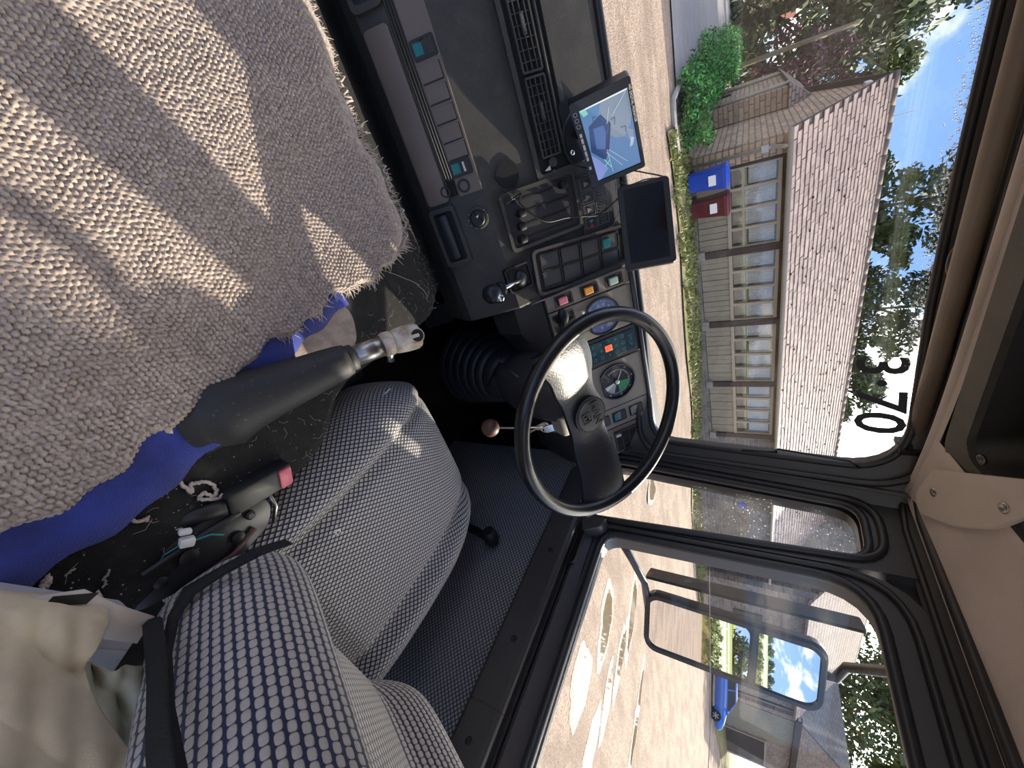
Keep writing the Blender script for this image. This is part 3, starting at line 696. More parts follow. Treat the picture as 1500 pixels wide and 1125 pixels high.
# ---- blue car
def car(x, y, z, ang):
    t_ = thing('small_car', 'bright blue hatchback parked in front of the barn', 'car', (x, y, z)); F_ = Fr((x, y, z), (math.cos(ang), math.sin(ang), 0), (-math.sin(ang), math.cos(ang), 0))
    ST = [(-1.95,.42,.70,.62), (-1.88,.30,.86,.74), (-1.5,.22,.93,.82), (-.6,.20,.95,.85), (.3,.20,.95,.85), (1.0,.20,.92,.84), (1.55,.22,.80,.80), (1.85,.28,.66,.70), (1.95,.38,.55,.58)]
    P = []
    for X, z0, z1, hw in ST:
        P.append([F_.p(X, s_*hw*k, z0+(z1-z0)*h) for s_, k, h in ((-1,.86,0),(-1,1,.25),(-1,1.02,.6),(-1,.96,.92),(-1,.84,1),(1,.84,1),(1,.96,.92),(1,1.02,.6),(1,1,.25),(1,.86,0))])
    b = MB(); b.grid(P, cv=True); b.add(P[0], [tuple(range(10))]); b.add(P[-1], [tuple(range(9,-1,-1))]); b.build('body', 'car_blue', t_, 50)
    def cab(zs, mt, nm, grow=0):
        P = []
        for X0, X1, hw, zz in zs: P.append([F_.p(X0, -hw, zz), F_.p(X1, -hw, zz), F_.p(X1, hw, zz), F_.p(X0, hw, zz)])
        b = MB(); b.grid(P, cv=True); b.add(P[-1], [(0,1,2,3)]); b.build(nm, mt, t_, bevel=.03)
    cab([(-1.80,1.05,.72,.90), (-1.62,.62,.64,1.22), (-1.45,.22,.58,1.40)], 'car_glass', 'windows'); cab([(-1.50,.26,.60,1.39), (-1.42,.14,.56,1.47), (-1.25,.0,.48,1.50)], 'car_blue', 'roof')
    for s_ in (-1, 1):
        b = MB()
        for a, c in (((1.03,.90),(.24,1.41)), ((-.35,.92),(-.42,1.40)), ((-1.78,.9),(-1.46,1.41))): b.tube([F_.p(a[0], s_*.725, a[1]), F_.p(c[0], s_*.59, c[1])], .04, 6)
        b.build('window_pillar', 'car_blue', t_)
        for X in (-1.2, 1.22):
            b = MB(); b.lathe(Fr(F_.p(X, s_*.70, .31), F_.ex, (0,0,1), F_.ey*s_), [(.20,0),(.31,.02),(.31,.15),(.21,.175),(.20,.15)], 20); w_ = b.build('wheel', 'tyre', t_, 30)
            b = MB(); q = Fr(F_.p(X, s_*.862, .31), F_.ex, (0,0,1), F_.ey*s_)
            for k in range(6): b.box(q.at(0,0,0,k*math.pi/3), .03, .19, -.03, .03, 0, .012)
            b.prism(q, circ(.05, 10), 0, .018); b.build('hub_cap', 'lamp_grey', w_)
        b = MB(); b.sphere(F_.p(1.62, s_*.60, .66), .12, 6, (1.2,1,.7)); b.build('headlamp', 'white_plastic', t_, True)
        b = MB(); b.sphere(F_.p(.78, s_*.93, .96), .09, 5); b.build('wing_mirror', 'car_blue', t_, True)
    b = MB(); b.prism(Fr(F_.p(1.93, 0, .42), F_.ey, (0,0,1)), rrect(.9, .16, .05), -.04, .04); b.build('grille', 'black', t_)
    b = MB(); b.prism(Fr(F_.p(1.965, 0, .45), F_.ey, (0,0,1)), rrect(.5, .1, .01), -.01, .02); b.build('number_plate', 'white_paint', t_)
car(33.6, 12.6, ground(33.6, 12.6), R_(-62))
# ---- behind the lorry: what the wing mirrors show
hb = thing('yard_hedge', 'rough green hedge and bank along the back of the yard', 'hedge', (15, -36, -2.25))
rnd = random.Random(15); cs = [(rnd.uniform(-15, 70), -36+rnd.gauss(0,.5), -1.9+rnd.random()*.7) for _ in range(260)]
v, f = leaves(cs, [(.9,.6,.45)]*260, 50, .16, 16); leafobj(v, f, 'foliage', ['leaf_light', 'leaf_mid'], hb)
b = MB(); b.box(WORLD, -15, 70, -36.4, -35.6, -2.3, -1.75); b.build('bank', 'grass', hb)
for j, (y, n) in enumerate(((-47, 12), (-62, 9))):
    fc = thing('paddock_fence', ('white rail fence nearer the yard seen in the mirror', 'white rail fence further out in the field seen in the mirror')[j], 'fence', (10, y, -2.2), 'white paddock fences')
    zz = -2.3+(-y-38)*.012
    for i in range(n*2):
        b = MB(); b.box(WORLD, -20+i*4, -19.86+i*4, y-.07, y+.07, zz-.1, zz+1.25); b.build('post', 'white_paint', fc)
    for h in (.45, .8, 1.15):
        b = MB(); b.box(WORLD, -20, -20+n*8, y-.03, y+.03, zz+h, zz+h+.13); b.build('rail', 'white_paint', fc)
for i in range(14):
    x = -40+i*12+random.uniform(-3, 3); y = -150+random.uniform(-8, 8)
    tree(x, y, 8, .3+random.uniform(-.4,.6), 6.5, 2.2+random.uniform(-.4,.6), 'far dark tree in the tree line beyond the white fences', ['leaf_dark', 'leaf_mid'], 40+i, 24, 40, .7, group='far tree line seen in the mirrors', trunk=.3)
# ================================================================== CAB SHELL
def fillet(pts, r, n=6):
    """rounded polygon; r one value or one per corner"""
    out = []; m = len(pts); rr = r if isinstance(r, (list, tuple)) else [r]*m
    for i in range(m):
        p = Vector((*pts[i], 0)); a = (Vector((*pts[i-1], 0))-p); c = (Vector((*pts[(i+1) % m], 0))-p)
        a.normalize(); c.normalize(); q = rr[i]
        s0, s1 = p+a*q, p+c*q
        for k in range(n+1):
            t_ = k/n; v = s0*(1-t_)**2+p*2*t_*(1-t_)+s1*t_**2; out.append((v.x, v.y))
    return out
SF = Fr((.93, 0, 0), (0,1,0), (0,0,1))             # right side: u = y, v = z, w outwards
# door
door = sroot('door_1', (.95, .1, -1.05), 'driver door with black trim and cloth panel')
op = fillet([(.634,-.347),(.640,.214),(-.9,.205),(-.9,-.36)], [.05,.10,.02,.02]); od = fillet([(.658,-.40),(.664,.292),(-.95,.285),(-.95,-.40)], [.06,.13,.02,.02])
b = MB(); b.ring(SF, od, op, 0, .06); b.build('door_frame', 'pillar', door, 40)
b = MB(); b.tube([SF.p(u, v, .004) for u, v in op], .0115, 8, closed=True); b.build('window_seal', 'rubber', door, True)
oc = fillet([(.650,-.37),(.655,.258),(-.93,.25),(-.93,-.38)], [.05,.115,.02,.02])
b = MB(); b.tube([SF.p(u, v, -.004) for u, v in oc], .0075, 6, closed=True); b.build('frame_bead', 'rubber', door, True)
b = MB(); b.poly(SF, op, .03); b.build('window_pane', 'glass_door', door)
b = MB(); b.tube([SF.p(.62, -.085, .034), SF.p(.3, -.062, .034), SF.p(-.2, -.06, .034)], .0008, 5); b.build('glass_edge', 'lamp_grey', door, label='thin bright edge of the sliding glass')
# inside panel of the door: cloth, flat strip, groove, sloping ledge
P = [[Vector((.905, -.9+1.80*i/30, z)) for z in (-1.06, -.9, -.7, -.49)] for i in range(31)]
gridobj(P, 'door_cloth_panel', 'door_cloth', door)
b = MB(); Q = [(.897,-.497),(.890,-.488),(.890,-.424),(.897,-.417),(.93,-.417),(.93,-.497)]
for a, c in ((.163, .82), (-.9, .160)):
    b.grid([[Vector((x, y, z)) for x, z in Q] for y in (a, c)]); k = len(b.v); b.add([Vector((x, a, z)) for x, z in Q], [tuple(range(6))]); b.add([Vector((x, c, z)) for x, z in Q], [tuple(range(6))[::-1]])
b.build('trim_strip', 'door_trim', door, 30)
b = MB(); Q = [(.905,-.415),(.925,-.405),(.905,-.395),(.902,-.388),(.915,-.372),(.945,-.345),(.957,-.342)]
b.grid([[Vector((x, y, z)) for x, z in Q] for y in (-.9, -.3, .2, .58, .66)]); b.build('sill_ledge', 'door_trim', door, 35)
b = MB(); b.tube([Vector((.949, -.9, -.343)), Vector((.949, .63, -.343))], .004, 6); b.build('sill_strip', 'steel', door)
b = MB(); b.tube([Vector((.903, -.9, -.402)), Vector((.903, .60, -.402))], .0035, 6); b.build('ledge_bead', 'rubber', door)
for y, z in ((.10, -.455), (.29, -.45), (.52,-.45)):
    b = MB(); b.lathe(Fr((.890, y, z), (0,1,0), (0,0,1), (-1,0,0)), [(.0075,-.003),(.0075,.0006),(.005,.0012),(.003,.0004)], 14); b.build('screw_cap', 'black', door, True)
b = MB(); F_ = Fr((.900, .55, -.395), (0,1,0), (-.5,0,.8)); b.ring(F_, rrect(.10,.042,.012,4), rrect(.085,.028,.010,4), -.004, .006); b.poly(F_, rrect(.085,.028,.010,4), -.003); b.build('latch_cup', 'black', door, 40)
b = MB(); b.soft(F_.at(.0,.0,.0), rrect(.05,.016,.006,4), -.002, .008, .003); b.build('latch_lever', 'pillar', door, 40)
b = MB(); b.prism(Fr((.90, .64, -.36), (0,1,0), (0,0,1), (-1,0,0)), fillet([(-.05,-.03),(.012,-.05),(.012,.03),(-.02,.02)], .01), -.05, .010, inset=.004); b.build('corner_block', 'door_trim', door, bevel=.003)
b = MB(); b.lathe(Fr((.905,.53,-.765), (0,1,0), (0,0,1), (-1,0,0)), [(.022,0),(.022,.01),(.012,.014),(.012,.03)], 18); b.tube([Vector((.880,.53,-.765)), Vector((.876,.515,-.70)), Vector((.872,.503,-.640))], [.011,.012,.013], 10); b.lathe(Fr((.874,.500,-.622), (0,1,0), (0,0,1), (-1,0,0)), [(.017,-.014),(.021,0),(.021,.024),(.015,.036)], 18)
b.build('window_winder', 'black', door, 40, label='black window winder knob')
# front quarter panel with fixed window
wr = sroot('wall_right', (.95, .8, -.4), 'right side of the cab between door and windscreen')
oq = fillet([(.660,-.47),(.985,-.47),(.905,.34),(.668,.34)], .01); iq = fillet([(.673,-.402),(.910,-.395),(.842,.226),(.692,.22)], [.03,.05,.055,.05])
b = MB(); b.ring(SF, oq, iq, -.004, .06); b.build('panel', 'pillar', wr, 40)
b = MB(); mid = fillet([(.664,-.416),(.925,-.40),(.850,.250),(.690,.244)], [.035,.06,.07,.065]); b.tube([SF.p(u, v, -.006) for u, v in mid], .009, 8, closed=True); b.build('seal_bead', 'rubber', wr, True)
b = MB(); b.ring(SF, [(u*.99+.776*.01, v*.99) for u, v in iq], [(u*.93+.776*.07, v*.965-.004) for u, v in iq], .02, .045); b.build('inner_seal', 'rubber', wr, 40)
b = MB(); b.box(WORLD, .935, .96, .60, 1.13, -1.1, -.42); b.build('kick_panel', 'black', wr)
w2 = sroot('window_2', (.95, .78, -.38), 'spotted fixed quarter window')
b = MB(); b.poly(SF, iq, .03); b.build('pane', 'glass_quarter', w2)
b = MB(); b.tube([SF.p(u, v, .002) for u, v in iq], .010, 8, closed=True); b.build('rubber_seal', 'rubber', w2, True)
b = MB(); b.box(WORLD, .964, .972, -.95, .90, .24, .5); b.build('upper_panel', 'pillar', wr)
# windscreen, curved in plan and leaning back
def WY(x, z): return 1.088-.125*(abs(x)/.88)**3.2-.075*(z+.27)/.585
def WP(x, z, off=0.): return Vector((x, WY(x, z)+off, z))
w1 = sroot('window_1', (0, 1.05, -.27), 'wide curved windscreen')
P = [[WP(-.90+1.80*i/48, -.30+.64*j/10, .012) for j in range(11)] for i in range(49)]
gridobj(P, 'pane', 'glass_screen', w1)
po = fillet([(-.965,-.36),(.945,-.36),(.915,.53),(-.965,.53)], .02, 8); pi_ = fillet([(-.87,-.268),(.874,-.268),(.858,.306),(-.87,.306)], [.08,.075,.12,.12], 8)
def dens(P, m=6): return [(P[i][0]+(P[(i+1) % len(P)][0]-P[i][0])*k/m, P[i][1]+(P[(i+1) % len(P)][1]-P[i][1])*k/m) for i in range(len(P)) for k in range(m)]
po, pi_ = dens(po), dens(pi_); n = len(po)
b = MB(); b.add([WP(x, z, .02) for x, z in po]+[WP(x, z, .02) for x, z in pi_]+[WP(x, z, -.03) for x, z in po]+[WP(x, z, -.012) for x, z in pi_], [f for i in range(n) for j in [(i+1) % n] for f in ((i, j, n+j, n+i), (2*n+i, 3*n+i, 3*n+j, 2*n+j), (n+i, n+j, 3*n+j, 3*n+i))])
b.build('frame', 'pillar', w1, 40)
b = MB(); b.tube([WP(x, z, -.006) for x, z in pi_], .0095, 8, closed=True); b.build('rubber_seal', 'rubber', w1, True)
p2 = dens(fillet([(-.90,-.30),(.900,-.30),(.878,.345),(-.90,.345)], [.09,.085,.13,.13], 8)); b = MB(); b.tube([WP(x, z, -.028) for x, z in p2], .008, 6, closed=True); b.build('seal_bead', 'rubber', w1, True)
b = MB(); b.tube([WP(.835, .055, -.035), WP(.828, .06, -.035), WP(.832, .20, -.035), WP(.845, .22, -.035)], .0028, 6); b.tube([WP(.845, -.02, -.035), WP(.836, .06, -.035)], .0035, 6); b.build('wire_clip', 'black', w1, True, label='thin black wire hook along the pillar')
# condensation beads along the top of the screen
b = MB(); rnd = random.Random(5)
for i in range(900):
    x = -.25+1.08*rnd.random(); z = .302-abs(rnd.gauss(0, .010))-.018*max(0, (x-.74)/.1)**2; s_ = rnd.uniform(.0008, .0022)
    b.sphere(WP(x, z, .004), s_, 3, (1.1,.5,1))
o = b.build('water_beads', 'bead', w1, True); o['kind'] = 'stuff'
# number on the glass
st = text_poly('3·70', .122, Fr(WP(.690, .246, .0)+Vector((0,-.002,0)), (.92,-.40,0), (0,-.13,1)), ['sticker'], 'height_number', None, depth=.0002, bold=.0015, sx=.86, org=WP(.735,.222,0))
tag(st, 'black number 3·70 stuck on the top corner of the windscreen', 'sticker')
# A pillar cover between screen and quarter window
b = MB(); rows = []
for z in [-.46+.80*i/10 for i in range(11)]:
    k = (z+.30)/.6; yq = .955-.062*k; xs = .902-.010*k; y0 = WY(.90, z)-.03
    rows.append([Vector((.905-.012*k, y0+.02, z)), Vector((.894-.012*k, y0-.012, z)), Vector((.897-.008*k, (y0+yq)/2-.02, z)), Vector((.912, yq-.028, z)), Vector((.932, yq-.03, z))])
b.grid(rows); struct(b.build('trim_2', 'pillar', None, True, org=(.91,.95,-.4)), 'dark pillar cover beside the windscreen')
b = MB(); b.soft(Fr((.893,.925,.235), (0,-.1,1), (0,-1,-.1), (-1,0,0)), rrect(.05,.013,.006,5), -.006, .004, .002); struct(b.build('trim_3', 'pillar', smooth=40, org=(.893,.925,.235)), 'small slot cover on the pillar')
# ceiling
def CZ(x, y): return .300+(.024+.24*(.87-y))*(1-min(1, (abs(x)/.90))**5)
ce = sroot('ceiling', (0, .4, .35), 'grey beige padded roof lining')
xs = [-.9+1.8*i/60 for i in range(61)]
hole = lambda x, y: -.05 < x < .735 and .40 < y < .835
b = MB()
P = [[Vector((x, .875-1.25*j/40, CZ(x, .875-1.25*j/40))) for j in range(41)] for x in xs]
vs = [p for r in P for p in r]; fs = []
for i in range(60):
    for j in range(40):
        q = (P[i][j]+P[i+1][j+1])/2
        if not hole(q.x, q.y): fs.append((i*41+j, (i+1)*41+j, (i+1)*41+j+1, i*41+j+1))
b.add(vs, fs); b.build('lining', 'headliner', ce, True)
b = MB(); b.grid([[Vector((x, .868+.010*math.cos(a), CZ(x, .875)+.010*math.sin(a)+.006)) for a in [math.pi*(1.75-1.5*k/8) for k in range(9)]] for x in xs]); b.build('front_roll', 'headliner', ce, True)
b = MB(); b.box(WORLD, -.9, .9, -.35, 1.1, .50, .52); b.build('roof_skin', 'pillar', ce)
# roof side rail and seals over the door
b = MB(); b.grid([[Vector((.934, y, .278)), Vector((.918, y, .292)), Vector((.906, y, .306)), Vector((.892, y, .312)), Vector((.90, y, .34))] for y in (-.95, -.2, .3, .7, .93)]); struct(b.build('trim_4', 'pillar', None, 35, org=(.91,.3,.29)), 'dark roof rail above the door')
for k, (x, z, r) in enumerate(((.922,.286,.0065), (.900,.307,.007), (.886,.306,.010))):
    b = MB(); b.tube([Vector((x, -.95, z)), Vector((x, .3, z)), Vector((x, .78, z+.002)), Vector((x-.01, .89, z+.012)), Vector((x-.05, .93, z+.02))], r, 8); struct(b.build('trim_%d' % (5+k), 'rubber', None, True, org=(x,.3,z)), ('black seal over the door', 'black bead beside the roof lining', 'thick black edging of the roof lining')[k])
# header behind the blind
b = MB(); b.grid([[Vector((x, WY(x, .33)-.035, .335)), Vector((x, .96, .352)), Vector((x, .90, .352)), Vector((x, .868, .352)), Vector((x, .84, .36))] for x in [-.9, -.5, 0, .4, .7, .88]]); struct(b.build('trim_8', 'dash', None, True, org=(0,.93,.35)), 'dark header above the windscreen')
b = MB(); b.tube([Vector((-.9, .905, .335)), Vector((.80, .905, .333))], .006, 8); struct(b.build('trim_9', 'rubber', None, True, org=(0,.905,.335)), 'thin rod above the blind')
# roller blind
bl = thing('roller_blind', 'long grey brown roller blind tube along the top of the windscreen', 'blind', (.3, .935, .315))
b = MB(); b.tube([Vector((-.8, .935, .318)), Vector((.775, .935, .316))], .0165, 14); b.build('tube', 'fascia', bl, True)
b = MB(); b.tube([Vector((.775, .935, .316)), Vector((.815, .935, .316))], .011, 10); b.build('end_pin', 'black', bl, True)
b = MB(); b.box(WORLD, .800, .812, .90, .95, .285, .345); b.box(WORLD, .79, .86, .905, .917, .30, .306); b.build('bracket', 'black', bl)
b = MB(); b.tube([Vector((.78,.915,.336)), Vector((.81,.915,.336))], .006, 8); b.build('white_clip', 'white_plastic', bl, True)
b = MB(); b.sphere((.385, .945, .312), .034, 10, (1.0,.28,.42)); tag(b.build('visor_stop', 'rubber', smooth=True, org=(.385,.945,.312)), 'dark oval stop hanging at the top of the windscreen', 'bracket')
# overhead console recess
oc_ = thing('overhead_console', 'dark overhead console let into the roof lining', 'console', (.4, .6, .38))
CF = Fr((.345, .630, CZ(.345,.630)-.004), (1,0,0), Vector((0,1,-.215)), None)
b = MB(); b.ring(Fr(CF.o, CF.ex, CF.ey), rrect(.80,.415,.05,5), rrect(.70,.325,.04,5), -.012, .03); b.build('frame', 'dash', oc_, 40)
b = MB(); po_, pi2 = rrect(.70,.325,.04,5), rrect(.66,.29,.04,5); n_ = len(po_); b.add([CF.p(x, y, .0) for x, y in po_]+[CF.p(x, y, .075) for x, y in pi2], [(i, (i+1) % n_, n_+(i+1) % n_, n_+i) for i in range(n_)]+[tuple(range(n_, 2*n_))]); b.build('tray', 'black', oc_, 40)
b = MB(); b.ring(CF.at(.14,.0,.04), rrect(.30,.20,.02,4), rrect(.285,.185,.018,4), -.004, .008); b.build('inner_frame', 'fascia', oc_)
for dx, dy in ((.325,.12), (.33,-.05)):
    b = MB(); b.lathe(Fr(CF.p(dx,dy,-.014), CF.ex, -CF.ey), [(.009,-.004),(.009,.001),(.006,.0022),(.003,.001)], 14); b.build('screw', 'steel_dark', oc_, True)
b = MB(); b.box(CF, .07, .22, -.08, .07, .03, .05); b.tube([CF.p(.27,.07,.03), CF.p(.2,.04,.015), CF.p(.24,.0,.02), CF.p(.16,.02,.018)], .004, 6); ra = b.build('cab_radio', ['black'], None, org=CF.p(.14,0,.04)); tag(ra, 'black radio with loose wire in the overhead console', 'radio')
b = MB(); b.box(CF, .08, .19, -.06, -.03, .022, .032); b.build('display', 'red_button', ra, label='red strip on the radio')
# cover plate with two screws
pl_ = fillet([(.768,.815),(.850,.828),(.868,.785),(.800,.700),(.735,.652),(.660,.628),(.618,.650)], [.012,.02,.02,.03,.03,.015,.01])
n_ = len(pl_); cp = MB()
for k, (ins, dz) in enumerate(((0,0.), (0,-.006), (.03,-.009))): cp.v += [Vector((x+(.745-x)*ins, y+(.73-y)*ins, CZ(x, y)+dz)) for x, y in pl_]
cp.f = [(k*n_+i, k*n_+(i+1) % n_, (k+1)*n_+(i+1) % n_, (k+1)*n_+i) for k in range(2) for i in range(n_)]+[tuple(range(2*n_, 3*n_))]; cp.m = [0]*len(cp.f)
cp = cp.build('cover_plate', 'cover_plate', None, 40, org=(.745,.73,CZ(.745,.73))); tag(cp, 'pale beige cover plate screwed to the roof lining', 'cover')
for x, y in ((.800,.782), (.695,.662)):
    b = MB(); b.lathe(Fr((x, y, CZ(x,y)-.009), (1,0,-.1), (0,-1,.2)), [(.0095,-.003),(.0095,.0012),(.0065,.003),(.0035,.0012)], 16); b.build('screw', 'steel', cp, True)
# floor and engine hump; side and back walls stop below the windows behind the camera
b = MB(); b.box(WORLD, -.95, -.90, -.62, 1.1, -1.1, -.36); struct(b.build('wall_left', 'door_trim', org=(-.92,.2,-1.05)), 'passenger side below the window')
b = MB(); b.box(WORLD, -.95, .95, -.66, -.61, -1.1, -.50); struct(b.build('wall_rear', 'headliner', org=(0,-.63,-1.05)), 'back wall of the cab below the rear window')
fl = MB(); fl.box(WORLD, -.9, .95, -.6, 1.15, -1.10, -1.05); struct(fl.build('floor', 'black_carpet', org=(0,.3,-1.05)), 'dark cab floor in the footwell')
b = MB(); b.box(WORLD, -.9, .95, 1.08, 1.13, -1.1, -.30); struct(b.build('wall_front', 'black', org=(0,1.1,-1.05)), 'front bulkhead behind the dashboard')
def HZ(x, y): return -.560-.30*sstep(.55, .80, y)*.4
b = MB(); P = []
ys = [-.55+i*1.4/44 for i in range(45)]
for y in ys:
    xr = .228+.065*(1-sstep(.22, .34, y)); z = HZ(0, y)
    P.append([Vector((-.75, y, -1.05)), Vector((-.72, y, z-.02)), Vector((-.70, y, z)), Vector((-.2, y, z)), Vector((xr-.02, y, z)), Vector((xr, y, z-.015)), Vector((xr+.012, y, -1.05))])
b.grid(P); struct(b.build('floor_hump', 'black_carpet', None, 40, org=(-.2,.2,-1.05)), 'black carpeted engine hump between the seats')
# pedals
for k, (x, lab) in enumerate(((.36, 'dark ribbed clutch pedal in the footwell'), (.52, 'dark ribbed brake pedal in the footwell'), (.66, 'dark ribbed accelerator pedal in the footwell'))):
    t_ = thing('pedal', lab, 'pedal', (x, .97, -1.05), 'foot pedals')
    F_ = Fr((x, .92, -.88), (1,0,0), (0,.45,.9)); b = MB(); b.soft(F_, rrect(.07,.10,.012,3), -.012, 0, .003); b.build('pad', 'rubber_matt', t_)
    for i in range(6):
        b = MB(); b.box(F_, -.03, .03, -.042+i*.016, -.036+i*.016, 0, .004); b.build('rib', 'rubber', t_)
    b = MB(); b.tube([F_.p(0,0,-.01), Vector((x, 1.06, -.80)), Vector((x, 1.085, -.6))], .010, 8); b.build('arm', 'black', t_)

# ================================================================== DASHBOARD
FAS = Fr((0,.75,-.61), (1,0,0), (0,.05,.12)); SLP = Fr((0,.80,-.49), (1,0,0), (0,.27,.22)); BIN = Fr((0,.85,-.446), (1,0,0), (0,.15,.168))
da = thing('dashboard', 'long black and brown lorry dashboard with switches, vents and dials', 'dashboard', (.1, .9, -.6))
def extrude_yz(prof, x0, x1, name, mt, parent, bevel=0., smooth=False):
    b = MB(); F_ = Fr((x0,0,0), (0,1,0), (0,0,1)); b.prism(F_, prof, 0, x1-x0); return b.build(name, mt, parent, smooth, bevel)
extrude_yz([(.752,-.612),(.800,-.492),(1.068,-.275),(1.09,-.268),(1.12,-.268),(1.12,-.72),(.80,-.72),(.760,-.64)], -.95, .322, 'body', 'dash', da, bevel=.006)
extrude_yz([(.852,-.450),(1.0,-.284),(1.02,-.272),(1.10,-.266),(1.10,-.62),(.92,-.60),(.87,-.52)], .312, .925, 'driver_body', 'dash', da, bevel=.006)
# knee panel below the dials
b = MB(); b.grid([[Vector((x, .846, -.452)), Vector((x, .815+.02*k, -.52)), Vector((x, .83+.03*k, -.60)), Vector((x, .93, -.66))] for x, k in ((.215,0),(.30,0),(.40,0),(.45,1.5),(.60,2),(.9,2))]); b.add([Vector((.215,.846,-.452)), Vector((.215,.815,-.52)), Vector((.215,.83,-.60)), Vector((.215,.95,-.66)), Vector((.215,.95,-.452))], [(0,1,2,3,4)]); b.build('knee_panel', 'dark_panel', da, 30)
b = MB(); b.tube([Vector((.30,.813,-.523)), Vector((.44,.83,-.525))], .002, 5); b.build('panel_joint', 'recess', da)
# fascia strip, groove lines, switch panel
b = MB(); b.soft(FAS, rrect(.31,.050,.008,3,-.113,.027), -.002, .006, .003); b.build('lower_strip', 'fascia', da, 40)
for v in (.059, .065, .071):
    b = MB(); b.tube([FAS.p(-.85, v, .001), FAS.p(.035, v, .001)], .0022, 5); b.build('groove', 'black', da, True)
b = MB(); b.prism(FAS, [(-.85,.076),(.040,.076),(.040,.128),(-.85,.128)], -.004, .003, inset=0); b.build('switch_strip', 'fascia', da, bevel=.002)
def rocker(F_, u, v, mt, name='switch', w=.024, h=.040, rot=0, lens=True, label=None):
    q = F_.at(u, v, .003, rot)
    b = MB(); b.ring(q, rrect(w+.008,h+.008,.004,2), rrect(w,h,.003,2), -.002, .0035); s = b.build(name, 'black', da, label=label)
    b = MB(); b.add([q.p(-w/2,-h/2,-.004), q.p(w/2,-h/2,-.004), q.p(w/2,h/2,-.004), q.p(-w/2,h/2,-.004), q.p(-w/2,-h/2,.006), q.p(w/2,-h/2,.006), q.p(w/2,.0,.001), q.p(-w/2,0,.001), q.p(w/2,h/2,.005), q.p(-w/2,h/2,.005)], [(4,5,6,7),(7,6,8,9),(0,1,5,4),(0,4,7,9,3),(1,2,8,6,5),(3,9,8,2)]); b.build('rocker', 'dark_panel', s)
    if lens:
        b = MB(); b.add([q.p(-w*.38,-h*.44,.0062), q.p(w*.38,-h*.44,.0062), q.p(w*.38,-h*.04,.0018), q.p(-w*.38,-h*.04,.0018)], [(0,1,2,3)]); b.build('lens', mt, s)
    return s
rocker(FAS, -.213, .102, 'teal', label='lit teal rocker switch'); s = rocker(FAS, -.012, .098, 'teal', label='teal rocker switch with white stripe')
b = MB(); b.box(FAS.at(-.012,.098,.003), -.009, .009, .006, .010, .003, .006); b.build('stripe', 'white_plastic', s)
for u in (-.176, -.142, -.108, -.075, -.043):
    b = MB(); b.prism(FAS.at(u, .1, .003), rrect(.027,.043,.002,2), -.002, .0016, inset=.001); b.build('blank_plate', 'fascia', da)
    b = MB(); b.box(FAS.at(u, .1, .003), .0138, .0155, -.021, .021, -.001, .0008); b.box(FAS.at(u, .1, .003), -.0135, .0155, .0216, .0232, -.001, .0008); b.build('blank_gap', 'recess', da)
for u, v, r in ((.022,.050,.0115), (.022,.092,.0135)):
    b = MB(); b.ring(FAS.at(u,v,.002), circ(r,20), circ(r*.68,20), -.002, .005); s = b.build('socket', 'black', da, 40); b = MB(); b.prism(FAS.at(u,v,.0015), circ(r*.66,16), -.001, .0008); b.build('socket_hole', 'recess', s)
b = MB(); b.ring(FAS.at(-.345,.028,.003), rrect(.11,.06,.010,3), rrect(.088,.042,.008,3), -.004, .006); s = b.build('pocket', 'dash', da, 40); b = MB(); b.poly(FAS.at(-.345,.028,.0), rrect(.088,.042,.008,3), .0012); b.soft(FAS.at(-.325,.034,.002), rrect(.03,.022,.004,3), 0, .006, .003); b.build('pocket_floor', 'black', s, 40)
# ash tray
b = MB(); b.ring(FAS.at(.112,.026,.002), rrect(.128,.060,.008,3), rrect(.108,.044,.006,3), -.004, .006); at_ = b.build('ash_tray', 'dash', da, 40)
b = MB(); b.poly(FAS.at(.112,.026), rrect(.108,.044,.006,3), .0015); b.build('ash_recess', 'recess', at_)
b = MB(); b.soft(FAS.at(.112,.024), rrect(.100,.024,.006,4), .002, .016, .006); b.build('ash_drum', 'rubber', at_, 40)
# rotary switch with white mark
b = MB(); b.lathe(FAS.at(.092,.100), [(.024,-.002),(.024,.004),(.019,.006),(.0175,.004)], 28); kn = b.build('light_knob', 'dash', da, 40)
b = MB(); b.lathe(FAS.at(.092,.100), [(.0165,.002),(.0160,.012),(.014,.014)], 24); b.box(FAS.at(.092,.100,0,.7), -.014, .014, -.004, .004, .012, .021); b.build('knob_grip', 'black', kn, 40)
b = MB(); b.poly(FAS.at(.086,.103,.0215,.7), [(-.003,-.003),(.003,-.003),(0,.004)]); b.poly(FAS.at(.083,.092,.0146), [(-.002,-.002),(.002,-.002),(.002,.002),(-.002,.002)]); b.build('knob_mark', 'white_plastic', kn)
b = MB()
for k in range(9): a = 2.2-k*.55; b.box(FAS.at(.092+.0215*math.cos(a), .100+.0215*math.sin(a), .0045, a), -.0015, .0015, -.0005, .0005, 0, .0008)
b.build('knob_scale', 'print_white', kn)
# round patch left by a missing holder
b = MB(); rnd = random.Random(2); b.prism(SLP.at(.030,.062), [(r*math.cos(a), r*math.sin(a)) for k in range(26) for a in [k*.2417] for r in [.0275*(1+.05*math.sin(a*3)+.03*math.sin(7*a))]], -.001, .0014); b.build('glue_patch', 'black', da, label='round black patch of old glue')
